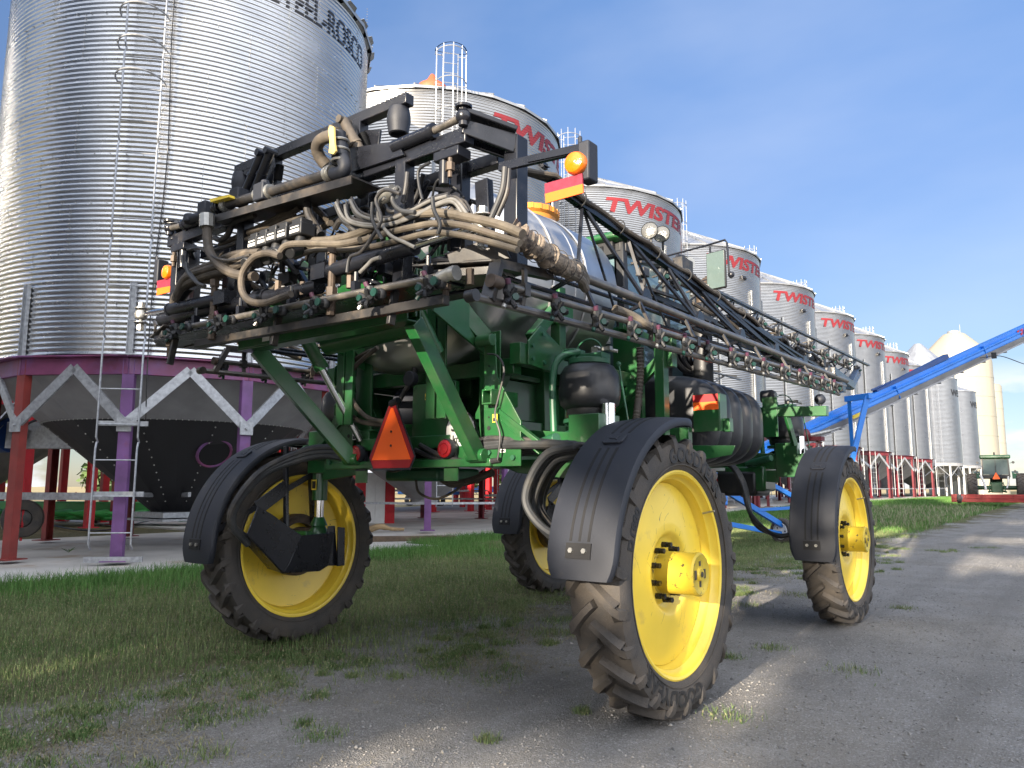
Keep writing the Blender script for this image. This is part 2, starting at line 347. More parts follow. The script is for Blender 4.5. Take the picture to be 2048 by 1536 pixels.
# ================================================================ GROUND
def gz(y):
    t = min(1, max(0, (y-8)/55)); return .5*t*t*(3-2*t)
def gzn(y):
    t = np.clip((y-8)/55, 0, 1); return .5*t*t*(3-2*t)
def ground_material():
    m = bpy.data.materials.new('yard_ground'); m.use_nodes = True; n = m.node_tree; b = n.nodes['Principled BSDF']; lk = n.links.new
    N = n.nodes.new; g = N('ShaderNodeNewGeometry'); P = g.outputs['Position']
    def noise(s, d=6, r=.6):
        a = N('ShaderNodeTexNoise'); a.inputs['Scale'].default_value = s; a.inputs['Detail'].default_value = d; a.inputs['Roughness'].default_value = r; lk(P, a.inputs[0]); return a.outputs[0]
    def mr(x, a, b_, c=0, d=1):
        q = N('ShaderNodeMapRange'); lk(x, q.inputs[0]); q.inputs[1].default_value = a; q.inputs[2].default_value = b_; q.inputs[3].default_value = c; q.inputs[4].default_value = d; return q.outputs[0]
    def mixc(f, a, c):
        q = N('ShaderNodeMix'); q.data_type = 'RGBA'; lk(f, q.inputs[0])
        for i, z in ((6, a), (7, c)):
            if isinstance(z, tuple): q.inputs[i].default_value = z+(1,)
            else: lk(z, q.inputs[i])
        return q.outputs[2]
    def ma(op, a, c):
        q = N('ShaderNodeMath'); q.operation = op
        for i, z in ((0, a), (1, c)):
            if isinstance(z, (int, float)): q.inputs[i].default_value = z
            else: lk(z, q.inputs[i])
        return q.outputs[0]
    vor = N('ShaderNodeTexVoronoi'); vor.inputs['Scale'].default_value = 85; lk(P, vor.inputs[0])
    vor2 = N('ShaderNodeTexVoronoi'); vor2.inputs['Scale'].default_value = 170; lk(P, vor2.inputs[0])
    grav = mixc(mr(noise(1.1, 8), .35, .65), (.205, .194, .178), (.285, .272, .254))
    hs = N('ShaderNodeSeparateColor'); lk(vor.outputs['Color'], hs.inputs[0])
    grav = mixc(mr(hs.outputs[0], .70, .98, 0, .8), grav, (.40, .39, .38))
    hs2 = N('ShaderNodeSeparateColor'); lk(vor2.outputs['Color'], hs2.inputs[0])
    grav = mixc(mr(hs2.outputs[1], .0, .5, .55, 0), grav, (.14, .125, .108))
    grav = mixc(mr(noise(.45, 5), .55, .72, 0, .55), grav, (.19, .168, .14))
    mpg = N('ShaderNodeMapping'); mpg.inputs['Scale'].default_value = (1.6, .07, 1); lk(P, mpg.inputs[0]); tn = N('ShaderNodeTexNoise'); tn.inputs['Scale'].default_value = 1.0; tn.inputs['Detail'].default_value = 3; lk(mpg.outputs[0], tn.inputs[0])
    grav = mixc(mr(tn.outputs[0], .50, .62, 0, .32), grav, (.135, .125, .112))
    sx = N('ShaderNodeSeparateXYZ'); lk(P, sx.inputs[0])
    soil = mixc(mr(noise(5, 8), .35, .65), (.075, .075, .035), (.15, .13, .075))
    # edge of the grass near X = -1.3, wandering; it moves right beyond the sprayer
    edge = ma('ADD', sx.outputs[0], mr(noise(.55, 8, .7), .3, .7, -1.5, 1.5))
    edge = ma('ADD', edge, mr(sx.outputs[1], 6, 40, 1.25, -.5))
    f = mr(edge, -.55, .55)
    # sparse weeds spilling over the gravel
    col = mixc(f, soil, grav)
    weed = ma('MULTIPLY', mr(noise(2.6, 9, .7), .56, .68), mr(edge, .2, 2.4, .75, 0))
    col = mixc(weed, col, (.085, .095, .04))
    far = mr(sx.outputs[0], -22, -28); col = mixc(far, col, (.40, .32, .17))
    lk(col, b.inputs['Base Color']); b.inputs['Roughness'].default_value = .92; b.inputs['Specular IOR Level'].default_value = .2
    h = ma('ADD', ma('MULTIPLY', vor.outputs['Distance'], -.5), ma('MULTIPLY', vor2.outputs['Distance'], -.3)); h = ma('ADD', h, ma('MULTIPLY', noise(9, 8), .9)); h = ma('ADD', h, ma('MULTIPLY', noise(1.6, 4), 3.0))
    u = N('ShaderNodeBump'); u.inputs['Strength'].default_value = .75; u.inputs['Distance'].default_value = .035; lk(h, u.inputs['Height']); lk(u.outputs[0], b.inputs['Normal'])
    MAT['yard_ground'] = m
ground_material()
g = MB(); xs = [-1500, -300, -80, -40, -20, -8, -3, 0, 3, 8, 20, 60, 300, 1500]; ys = [-400, -60, -20, -5, 0, 4, 8]+list(range(10, 66, 3))+[80, 130, 300, 800, 3000]
g.add([(x, y, gz(y)) for y in ys for x in xs], [(j*len(xs)+i, j*len(xs)+i+1, (j+1)*len(xs)+i+1, (j+1)*len(xs)+i) for j in range(len(ys)-1) for i in range(len(xs)-1)])
tag(g.build('ground', 'yard_ground'), kind='structure')
# concrete slab under the bins, with joints
sl = MB()
sl.add([(-8.45, -14, .06), (-8.45, 9.5, .06), (-19, 9.5, .06), (-19, -14, .06), (-8.45, -14, -.06), (-8.45, 9.5, -.06), (-19, 9.5, -.06), (-19, -14, -.06)], [(0, 1, 2, 3), (0, 4, 5, 1), (1, 5, 6, 2), (2, 6, 7, 3), (3, 7, 4, 0)])
tag(sl.build('concrete_slab', 'concrete', bevel=.02), kind='structure')
sl = MB()
for i in range(8):
    y0, y1 = 9.52+i*11, 9.52+i*11+10.97; zz = [gz(y0)+.06, gz(y1)+.06]
    sl.add([(-10.1, y0, zz[0]), (-10.1, y1, zz[1]), (-31, y1, zz[1]), (-31, y0, zz[0]), (-10.1, y0, zz[0]-.12), (-10.1, y1, zz[1]-.12), (-31, y1, zz[1]-.12), (-31, y0, zz[0]-.12)], [(0, 1, 2, 3), (0, 4, 5, 1), (1, 5, 6, 2), (2, 6, 7, 3), (3, 7, 4, 0)])
tag(sl.build('concrete_pad', 'concrete'), kind='structure')

# ---- stuff: grass blades, gravel stones
def blades(name, n, sampler, h0, h1, w, m, lean=.5, label='', zoff=0.):
    xy = sampler(n); n = len(xy); x, y = xy[:, 0], xy[:, 1]; z = gzn(y)+zoff
    h = rng.uniform(h0, h1, n)*rng.uniform(.6, 1.15, n); a = rng.uniform(0, 2*PI, n); b = rng.uniform(0, 2*PI, n); l = rng.uniform(.1, lean, n)*h
    ww = w*rng.uniform(.6, 1.4, n)
    c, s = np.cos(a)*ww, np.sin(a)*ww; dx, dy = np.cos(b)*l, np.sin(b)*l
    v = np.zeros((n, 5, 3)); base = np.stack([x, y, z], 1)
    v[:, 0] = base+np.stack([-c, -s, 0*x], 1); v[:, 1] = base+np.stack([c, s, 0*x], 1)
    mid = base+np.stack([dx*.35, dy*.35, h*.6], 1)
    v[:, 2] = mid+np.stack([c*.7, s*.7, 0*x], 1); v[:, 3] = mid+np.stack([-c*.7, -s*.7, 0*x], 1); v[:, 4] = base+np.stack([dx, dy, h*(1-.25*l/h)], 1)
    me = bpy.data.meshes.new(name); me.vertices.add(n*5); me.vertices.foreach_set('co', v.ravel())
    idx = (np.arange(n)*5)[:, None]+np.array([[0, 1, 2, 3, 3, 2, 4]]); me.loops.add(n*7); me.loops.foreach_set('vertex_index', idx.ravel().astype(np.int32))
    me.polygons.add(n*2); ls = (np.arange(n)*7)[:, None]+np.array([[0, 4]]); me.polygons.foreach_set('loop_start', ls.ravel().astype(np.int32))
    me.update(calc_edges=True); me.materials.append(MAT[m]); o = bpy.data.objects.new(name, me); COL.objects.link(o)
    return tag(o, label, 'grass', kind='stuff')
def wob(y): return .35*np.sin(y*1.3)+.25*np.sin(y*3.1+1)+.2*np.sin(y*.55+2)
def gedge(y): return -1.35+np.clip((y-8)/30, 0, 1)*1.1+wob(y)
def samp_short(n):
    y = -6+ (rng.random(n)**1.5)*40; x = -8.6+rng.random(n)*8.6; k = x < gedge(y)-rng.exponential(.30, n)*.9+rng.exponential(.42, n)*(rng.random(n) < .5); k &= ~((x < -8.45) & (y < 9.5)); k &= (x > -10)
    return np.stack([x, y], 1)[k]
def samp_tall(n):
    y = -6+rng.random(n)*46; e = np.where(y < 9.5, -8.45, -10.0); x = e+.02+rng.exponential(.55, n)*(1+.6*np.sin(y*.9)); k = (x < gedge(y)-2.2)
    return np.stack([x, y], 1)[k]
blades('grass', 330000, samp_short, .05, .13, .0030, 'grass_short', .6, 'short mown green and straw grass between the slab and the gravel')
blades('tall_grass', 90000, samp_tall, .10, .30, .0042, 'grass_tall', .6, 'longer bright green grass along the edge of the slab')
def samp_clump(n):
    m = 420; cy = -4+rng.random(m)**1.3*22; cx = gedge(cy)+rng.exponential(.75, m); i = rng.integers(0, m, n); s = rng.uniform(.02, .13, m)[i]
    return np.stack([cx[i]+rng.normal(0, 1, n)*s, cy[i]+rng.normal(0, 1, n)*s], 1)
blades('weed_tufts', 60000, samp_clump, .02, .075, .003, 'grass_short', 1.2, 'sparse low weed tufts growing through the gravel edge')
def samp_far(n):
    y = 22+rng.random(n)*70; x = -10+rng.random(n)*9.6; return np.stack([x, y], 1)
def samp_straw(n):
    y = -4.5+(rng.random(n)**1.6)*22; x = gedge(y)+rng.normal(.55, .75, n); k = np.sin(x*3.1+y*1.7)+np.sin(y*4.3-x*2)+rng.normal(0, .7, n) > .3; return np.stack([x, y], 1)[k]
blades('straw_litter', 70000, samp_straw, .014, .035, .0028, 'straw', 5.0, 'dry straw scattered along the edge of the gravel')
blades('far_grass', 60000, samp_far, .08, .25, .008, 'grass_tall', .8, 'rough green grass beside the far bins')
def samp_seed(n):
    y = 24+rng.random(n)*22; x = -6+rng.random(n)*5.6; return np.stack([x, y], 1)
blades('seed_grass', 2600, samp_seed, .2, .42, .006, 'seed_head', .7, 'pale dry seed heads standing in the far grass')
def stones(n):
    ico = [(0, 0, 1), (.9, 0, .1), (0, .9, -.1), (-.9, 0, .1), (0, -.9, 0), (0, 0, -1)]; F = [(0, 1, 2), (0, 2, 3), (0, 3, 4), (0, 4, 1), (5, 2, 1), (5, 3, 2), (5, 4, 3), (5, 1, 4)]
    r = rng.random(n); y = -4.2+(r**1.7)*26; x = -1.6+rng.random(n)*9.5
    s = rng.lognormal(-4.95, .42, n); s = np.clip(s, .003, .019)
    ic = np.array(ico)[None]*s[:, None, None]*rng.uniform(.6, 1.3, (n, 6, 3)); a = rng.uniform(0, PI, n); c, q = np.cos(a)[:, None], np.sin(a)[:, None]
    v = np.stack([ic[..., 0]*c-ic[..., 1]*q+x[:, None], ic[..., 0]*q+ic[..., 1]*c+y[:, None], ic[..., 2]*.6+gzn(y)[:, None]+s[:, None]*.15], -1)
    me = bpy.data.meshes.new('gravel'); me.vertices.add(n*6); me.vertices.foreach_set('co', v.ravel()); idx = (np.arange(n)*6)[:, None, None]+np.array(F)[None]
    me.loops.add(n*24); me.loops.foreach_set('vertex_index', idx.ravel().astype(np.int32)); me.polygons.add(n*8); me.polygons.foreach_set('loop_start', np.arange(0, n*24, 3, dtype=np.int32))
    me.update(calc_edges=True); me.materials.append(MAT['stone']); o = bpy.data.objects.new('gravel_stones', me); COL.objects.link(o)
    tag(o, 'loose grey gravel stones lying over the road', 'gravel', kind='stuff')
stones(80000)

# ================================================================ GRAIN BINS
def corr_r(z, pitch, amp): return amp*math.sin(2*PI*z/pitch)
def bin_wall(R, z0, z1, pitch, amp, seg, k=5):
    n = int((z1-z0)/pitch)*k; m = MB(); m.lathe([(R+corr_r(z, pitch, amp), z) for z in [z0+(z1-z0)*i/n for i in range(n+1)]], n=seg); return m
def text_on_bin(txt, size, R, z, ang, pitch, amp, mname, parent, sx=1.25, shear=.25, offset=.02):
    bm = text_mesh(txt, size, offset=offset, shear=shear, sx=sx)
    zz = .0; step = pitch/4
    lo = min(v.co.y for v in bm.verts); hi = max(v.co.y for v in bm.verts); q = lo+step
    while q < hi:
        bmesh.ops.bisect_plane(bm, geom=bm.verts[:]+bm.edges[:]+bm.faces[:], plane_co=(0, q, 0), plane_no=(0, 1, 0)); q += step
    x0, x1 = min(v.co.x for v in bm.verts), max(v.co.x for v in bm.verts); q = x0+.15
    while q < x1:
        bmesh.ops.bisect_plane(bm, geom=bm.verts[:]+bm.edges[:]+bm.faces[:], plane_co=(q, 0, 0), plane_no=(1, 0, 0)); q += .15
    for v in bm.verts:
        a = ang+v.co.x/R; zz = z+v.co.y; r = R+amp*.62+.4*corr_r(zz, pitch, amp)+.004; v.co = V((r*math.cos(a), r*math.sin(a), zz))
    return bm_obj(bm, 'lettering', mname, parent, world=False, smooth=True)
def bolts_ring(m, R, z, n, r=.012):
    for i in range(n):
        a = 2*PI*i/n; d = V((math.cos(a), math.sin(a), 0)); m.cyl(d*R+V((0, 0, z)), d*(R+.02)+V((0, 0, z)), r, 5)
def cage_ladder(R, ang, z0, z1, cz0, cz1, off=.18, w=.42, dz=.55, cr=.36, stag=2.6, step=.6):
    er = V((math.cos(ang), math.sin(ang), 0)); et = V((-math.sin(ang), math.cos(ang), 0)); m = MB()
    z = z0; k = 0
    while z < z1-.05:
        zt = min(z1, z+stag); o = off+.0
        for s in (-1, 1):
            b = er*(R+off)+et*(s*w/2)
            m.tube([er*(R+off-.10)+et*(s*w/2)+V((0, 0, z)), b+V((0, 0, z+.09)), b+V((0, 0, zt-.12)), er*(R+off-.05)+et*(s*w/2)+V((0, 0, zt))], .019, 6)
        z = zt
    z = z0+.3
    while z < z1: m.tube([er*(R+off)+et*(-w/2)+V((0, 0, z)), er*(R+off)+et*(w/2)+V((0, 0, z))], .013, 6); z += step
    c = MB(); z = cz0
    if cz1 > cz0:
        while z <= cz1+.01:
            pts = []
            for i in range(19):
                t = -1.15*PI/1.15/2-.0+ (PI+.0)*i/18
                pts.append(er*(R+off+.02+cr*1.55*math.cos(t)*1.0)+et*(cr*1.25*math.sin(t))+V((0, 0, z)))
            pts = [er*(R+off)+et*(-w/2)+V((0, 0, z))]+pts+[er*(R+off)+et*(w/2)+V((0, 0, z))]
            c.tube(pts, .018, 6); z += dz
    return m, c
def hopper(Rb, z0, z1, zt, r1, parent, split=True):
    # cone from ring z0 to outlet zt, radius Rb to r1
    def rad(z): return Rb+(r1-Rb)*(z0-z)/(z0-zt)
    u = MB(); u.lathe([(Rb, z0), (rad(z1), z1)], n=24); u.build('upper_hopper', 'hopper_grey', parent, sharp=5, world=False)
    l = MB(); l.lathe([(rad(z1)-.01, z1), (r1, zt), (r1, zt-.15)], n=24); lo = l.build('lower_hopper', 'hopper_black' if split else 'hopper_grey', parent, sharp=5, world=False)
    b = MB()
    if split:
        for i in range(12):
            a = 2*PI*(i+.5)/12; er = V((math.cos(a), math.sin(a), 0))
            for k in range(11):
                z = z1-.12-(z1-zt-.2)*k/11; b.ball(er*(rad(z)+.012)+V((0, 0, z)), .018, 6)
        for i in range(150):
            a = 2*PI*i/150; er = V((math.cos(a), math.sin(a), 0)); b.ball(er*(rad(z1)+.014)+V((0, 0, z1)), .016, 6)
        b.build('rivet_rows', 'zinc', lo, world=False)
    return lo
def make_bin(name, c, R, zr, ze, zb, pitch, amp, wall, legm, ringm, phase, peak, leg_n=12, hz=None, seg=128, wall_name='galvanized', braces=True):
    t = empty(name, (c[0], c[1], zb)); h = zb
    def B(m, nm, mt, par=t, **k): return m.move((0, 0, -h)).build(nm, mt, par, world=False, **k)
    B(bin_wall(R, zr+.06, ze, pitch, amp, seg, 5), 'wall', wall, sharp=80)
    # roof
    rf = MB(); n = 24; pr = [(R+.12, ze-.10), (R+.14, ze-.02), (R*.5, ze+(peak-ze)*.52), (.45, peak-.1), (.45, peak+.05), (.0, peak+.12)]
    rf.lathe(pr, n=n)
    ro = B(rf, 'roof', 'galvanized_roof', sharp=5)
    rib = MB()
    for i in range(n):
        a = 2*PI*i/n; er = V((math.cos(a), math.sin(a), 0)); rib.beam(er*(R+.13)+V((0, 0, ze+.01)), er*.5+V((0, 0, peak-.05)), .05, .07)
        a2 = 2*PI*(i+.5)/n
    B(rib, 'roof_ribs', 'galvanized_roof', ro)
    # stiffeners on the outside
    for i in range(leg_n):
        st = MB()
        a = phase+2*PI*i/leg_n; er = V((math.cos(a), math.sin(a), 0)); et = V((-er.y, er.x, 0)); top = zr+(1.45 if wall == 'galvanized' else 8.2)
        p0 = er*(R+.035)+V((0, 0, zr+.04)); p1 = er*(R+.035)+V((0, 0, top))
        st.beam(p0, p1, .12, .03, up=er)
        for s in (-1, 1): st.beam(p0+et*(s*.05)+er*.03, p1+et*(s*.05)+er*.03, .018, .05, up=er)
        B(st, 'stiffener', 'stiffener' if wall != 'galvanized' else 'galvanized_flat')
    # ring beam
    rg = MB()
    for i in range(leg_n):
        a, b = phase+2*PI*i/leg_n, phase+2*PI*(i+1)/leg_n
        A = V((math.cos(a), math.sin(a), 0)); Bq = V((math.cos(b), math.sin(b), 0))
        rg.beam(A*(R+.0)+V((0, 0, zr-.16)), Bq*(R+.0)+V((0, 0, zr-.16)), .10, .32)
        rg.beam(A*(R+.06)+V((0, 0, zr+.015)), Bq*(R+.06)+V((0, 0, zr+.015)), .30, .03)
    B(rg, 'ring_beam', ringm, bevel=.008)
    # legs
    for i in range(leg_n):
        a = phase+2*PI*i/leg_n; er = V((math.cos(a), math.sin(a), 0)); et = V((-er.y, er.x, 0)); p = er*(R+.02)
        lm = MB()
        lm.beam(p+V((0, 0, zr-.02)), p+V((0, 0, h+.07)), .20, .015, up=er)
        for s in (-1, 1): lm.beam(p+et*(s*.10)-er*.07+V((0, 0, zr-.02)), p+et*(s*.10)-er*.07+V((0, 0, h+.07)), .014, .15, up=er)
        lm.box(p+V((0, 0, h+.075))-er*.05, (.45, .45, .02), rz=a)
        B(lm, 'leg', legm)
    # galvanized zigzag braces
    if braces:
        dz = 1.28 if R < 4.5 else 1.35
        for i in range(leg_n):
            br = MB()
            a, b = phase+2*PI*i/leg_n, phase+2*PI*(i+1)/leg_n
            A = V((math.cos(a), math.sin(a), 0))*(R+.06); Bq = V((math.cos(b), math.sin(b), 0))*(R+.06); M_ = (A+Bq)/2
            nrm = M_.normalized()
            for Q in (A, Bq):
                p = Q+V((0, 0, zr-dz)); q = M_+V((0, 0, zr-.18)); br.beam(p, q, .17, .012, up=nrm); 
                for s in (-1, 1):
                    o = nrm.cross((q-p).normalized())*(s*.085); br.beam(p+o-nrm*.025, q+o-nrm*.025, .012, .05, up=nrm)
            br.box(A+V((0, 0, zr-dz)), (.03, .26, .26), rz=a); br.cyl(A+V((0, 0, zr-dz)), A*1.012+V((0, 0, zr-dz)), .03, 6)
            B(br, 'brace', 'galvanized_flat')
    return t
ZB = .06
SHADE_TREES = [(-26, -33, 15, 6), (-19, -33, 15, 6), (-12, -33, 14, 5), (-6, -32, 15, 4.8), (-1, -31, 20, 4.6), (3.2, -31.5, 23, 4.8), (7.5, -31, 23, 4.8), (12, -32, 22, 5), (18, -32, 20, 5), (25, -33, 20, 6), (33, -33, 20, 6)]
# the big one at the left
BC = (-13.15, 5.0); BR = 4.15; BZR = 3.92; BZE = 13.05
bb = make_bin('grain_bin', BC, BR, BZR, BZE, ZB, .1016, .0125, 'galvanized', 'purple_paint', 'ring_paint', math.radians(-42.7), 15.4)
tag(bb, 'huge galvanized grain bin filling the left of the photo, on purple legs with black hopper', 'grain bin')
dz = -ZB
def movz(m): return m.move((0, 0, dz))
w = MB()
# sheet seams and bolts
for k in range(9):
    z = BZR+1.05+k*1.0; bolts_ring(w, BR+.004, z, 84, .011)
    for i in range(9):
        a = math.radians(-95+i*22.5+(11 if k % 2 else 0)); er = V((math.cos(a), math.sin(a), 0))
        for j in range(13): w.cyl(er*(BR+.0)+V((0, 0, z+.06+j*.075)), er*(BR+.024)+V((0, 0, z+.06+j*.075)), .009, 5)
movz(w).build('seam_bolts', 'zinc', bb, world=False)
# eave panels curl
ev = MB()
for i in range(36):
    a = 2*PI*i/36; er = V((math.cos(a), math.sin(a), 0)); et = V((-er.y, er.x, 0)); z = BZE
    ev.plate([er*(BR-.02)+et*.30+V((0, 0, z-.12)), er*(BR-.02)-et*.30+V((0, 0, z-.12)), er*(BR+.18)-et*.16+V((0, 0, z+.02)), er*(BR+.18)+et*.16+V((0, 0, z+.02))], .01)
movz(ev).build('eave_flashing', 'galvanized_flat', bb, world=False)
zt = text_on_bin('WESTEEL-ROSCO', .88, BR, 11.92-ZB, math.radians(-22.5), .1016, .0125, 'black_ink', bb, sx=.60, shear=0, offset=.012)
for o in [x for x in COL.objects if x.parent == bb and x.name.split('.')[0] == 'leg']:
    k_ = [x for x in COL.objects if x.parent == bb and x.name.split('.')[0] == 'leg'].index(o)
    if k_ not in (0, 1): o.data.materials[0] = MAT['oxide_red']
# ladder of the big bin
la, cg = cage_ladder(BR, math.radians(-43.5), .35, BZE+.6, 9.35, 15, off=.22, w=.72, dz=.68, cr=.36, stag=1.95, step=.66)
lo = movz(la).build('ladder', 'galvanized_flat', bb, world=False)
for q in pieces(movz(cg)): q.build('cage_hoop', 'galvanized_flat', lo, world=False)
cb = MB(); e_ = lambda a: V((math.cos(math.radians(a)), math.sin(math.radians(a)), 0))
cb.tube([e_(-37)*(BR+.05)+V((0, 0, 13)), e_(-37.4)*(BR+.1)+V((0, 0, 10.5)), e_(-36.6)*(BR+.07)+V((0, 0, 8)), e_(-38)*(BR+.06)+V((0, 0, 5.5)), e_(-38)*(BR+.12)+V((0, 0, 3.9)), e_(-38)*(BR-.1)+V((0, 0, 2.6))], .012, 6, smooth=6)
movz(cb).build('cable', 'hose_black', bb, world=False)
fb = MB(); er = e_(-42.7); et = V((-er.y, er.x, 0))
for z in (.17, ): fb.beam(er*(BR+.16)-et*.5+V((0, 0, z)), er*(BR+.16)+et*.5+V((0, 0, z)), .04, .10)
for z in (1.35, 2.65): fb.beam(er*(BR+.16)-et*.45+V((0, 0, z)), er*(BR+.16)+et*.45+V((0, 0, z)), .04, .09)
movz(fb).build('ladder_bracket', 'galvanized_flat', lo, world=False)
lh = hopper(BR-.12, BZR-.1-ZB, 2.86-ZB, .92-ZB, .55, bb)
mh = MB(); a = math.radians(-10); er = e_(-10); zc = 2.22; rc = BR-.12-(BZR-.1-zc)*(BR-.67)/(BZR-1.02); pc = er*(rc+.03)+V((0, 0, zc)); nn = (er*1.0-V((0, 0, .8))).normalized()
mh.ring(pc, nn, .36, .035, 24, 8); movz(mh).build('manhole_rim', 'ring_paint', lh, world=False)
mh = MB(); mh.cyl(pc-nn*.02, pc+nn*.015, .33, 24); movz(mh).build('manhole_cover', 'groove', lh, world=False)
ol = MB(); ol.box((0, 0, .84), (1.35, 1.35, .12)); ol.box((0, 0, .73), (1.6, 1.5, .05)); movz(ol).build('outlet_gate', 'galvanized_flat', lh, world=False)
rl = MB()
for a in (-60, -22): rl.beam(e_(a)*2.0+V((0, 0, 1.32)), e_(a)*1.0+V((0, 0, 1.30)), .06, .10)
rl.beam(e_(-95)*BR+V((0, 0, 1.3)), e_(-42.7)*(BR-.1)+V((0, 0, 1.3)), .05, .14)
movz(rl).build('cross_rail', 'galvanized_flat', bb, world=False)

# neighbour bin, just off the left of the frame
nb = make_bin('grain_bin', (-25.6, -.4), 4.6, BZR, BZE, ZB, .1016, .0125, 'galvanized', 'oxide_red', 'ring_paint', math.radians(-30), 15.4)
tag(nb, 'galvanized grain bin of which only a sliver shows at the top left edge', 'grain bin')
hopper(4.48, BZR-.1-ZB, 2.86-ZB, .92-ZB, .55, nb)
nc = make_bin('grain_bin', (-12.6, -8.6), 4.15, BZR, 13.6, ZB, .1016, .0125, 'galvanized', 'oxide_red', 'ring_paint', math.radians(-30), 17.6, seg=64)  # added out of view so its cone roof casts a slanted shadow
tag(nc, 'unseen galvanized grain bin added beyond the left edge to shade the big bin', 'grain bin')
hopper(BR-.12, BZR-.1-ZB, 2.86-ZB, .92-ZB, .55, nc)

# the row of bins marked with red lettering
TR = 5.08; TZR = 4.34; TZE = 14.88; TP = .1016; TA = .012
def t_bin(i, first=None):
    cy = 16.37+10.96*i; base = gz(cy)+.06; rot = math.radians(0 if i else 22.3)
    if first is None:
        t = make_bin('grain_bin', (-15.9, cy), TR, TZR, TZE, base, TP, TA, 'galvanized_row', 'dark_red', 'dark_red', math.radians(-67.5), 17.35, hz=0, seg=112)
        # lettering and fittings in the bin's own frame
        text_on_bin('TWISTER', .92, TR, 13.68-base, math.radians(-45.5), TP, TA, 'red_ink', t, sx=1.5, shear=.2, offset=.036)
        la, cg = cage_ladder(TR, math.radians(-62), 1.0, TZE+2.3, 9.6, 17.2, off=.2, w=.5, dz=1.05, cr=.42, stag=99, step=.35)
        er = e_(-62); et = V((-er.y, er.x, 0))
        for s in (-.9, -.45, 0, .45, .9):
            q = er*(TR+.22+.65*math.cos(s*1.4))+et*(.52*math.sin(s*1.4)); cg.tube([q+V((0, 0, 9.6)), q+V((0, 0, 17.2))], .016, 5)
        lo = la.move((0, 0, -base)).build('ladder', 'galvanized_flat', t, world=False); cg.move((0, 0, -base)).build('safety_cage', 'galvanized_flat', lo, world=False)
        ve = MB(); q = e_(-16)*(TR-.02)+V((0, 0, 13.15-base)); ve.box(q, (.28, .34, .22), rz=math.radians(-16)); ve.plate([q+V((.0, -.25, .02)), q+V((.3, 0, -.08)), q+V((.0, .25, .02)), q+V((-.1, 0, .14))], .02)
        ve.build('wall_vent', 'black_steel', t, world=False)
        hopper(TR-.12, TZR-.2-base, 2.9-base, 1.15-base, .5, t, split=False)
        for aa in (-100, -35, 10): 
            hp = MB(); er = e_(aa); et = V((-er.y, er.x, 0)); 
            for s in (-1, 1): hp.tube([er*(TR+.16)+et*(s*.28)+V((0, 0, .5-base)), er*(TR+.16)+et*(s*.28)+V((0, 0, TZR-base))], .02, 5)
            for z in range(8): hp.tube([er*(TR+.16)-et*.28+V((0, 0, .7+z*.45-base)), er*(TR+.16)+et*.28+V((0, 0, .7+z*.45-base))], .014, 5)
            hp.build('leg_ladder', 'galvanized_flat', t, world=False)
        cap = MB(); cap.lathe([(.62, 17.2), (.66, 17.45), (.58, 17.62), (.25, 17.85), (.08, 18.15), (0, 18.2)], n=20); cap.move((0, 0, -base))
        cap.build('roof_cap', 'galvanized_roof', t, world=False)
        rl = MB()
        for z in (1.1,): 
            for k in range(12):
                a, b = math.radians(-67.5+30*k), math.radians(-37.5+30*k); rl.beam(V((math.cos(a), math.sin(a), 0))*TR+V((0, 0, z-base)), V((math.cos(b), math.sin(b), 0))*TR+V((0, 0, z-base)), .04, .07)
        rl.build('cross_rail', 'galvanized_flat', t, world=False)
        index_kids(t)
    else:
        t = copy_tree(first); t.location = (-15.9, cy, base)
    t.rotation_euler.z = rot
    return t
names = ['nearest bin with red lettering, orange roof cap and a full ladder cage on its face', 'second bin with red lettering, directly behind the sprayer cab lights', 'third bin with red lettering, behind the sprayer mirror',
         'fourth bin with red lettering, above the middle of the folded boom', 'fifth bin with red lettering, above the outer end of the folded boom', 'sixth bin with red lettering, with a white roof fitting, right above the boom tip',
         'seventh bin with red lettering, seen whole right of the boom tip', 'eighth and farthest bin with red lettering, its name cut by the blue auger']
T1 = t_bin(1); tb = [None]*8; tb[1] = T1
for i in range(8):
    if i != 1: tb[i] = t_bin(i, T1)
    tag(tb[i], names[i], 'grain bin', 'silver hopper bins with red lettering standing in a row')
# near bin: two purple legs in front, orange cap
LEGN = 0
for o in [x for x in COL.objects if x.parent == tb[0]]:
    if o.name.startswith('leg') and not o.name.startswith('leg_ladder') and LEGN < 2:
        o.data = o.data.copy(); o.data.materials[0] = MAT['purple_paint']; LEGN += 1
    if o.name.startswith('roof_cap'): o.data = o.data.copy(); o.data.materials[0] = MAT['cap_orange']
for o in [x for x in COL.objects if x.parent == tb[0] and x.name.startswith('ladder')]:
    for q in [o]+[x for x in COL.objects if x.parent == o]:
        q.data = q.data.copy()
        for v in q.data.vertices: v.co.z = min(v.co.z, 15.9-tb[0].location.z)
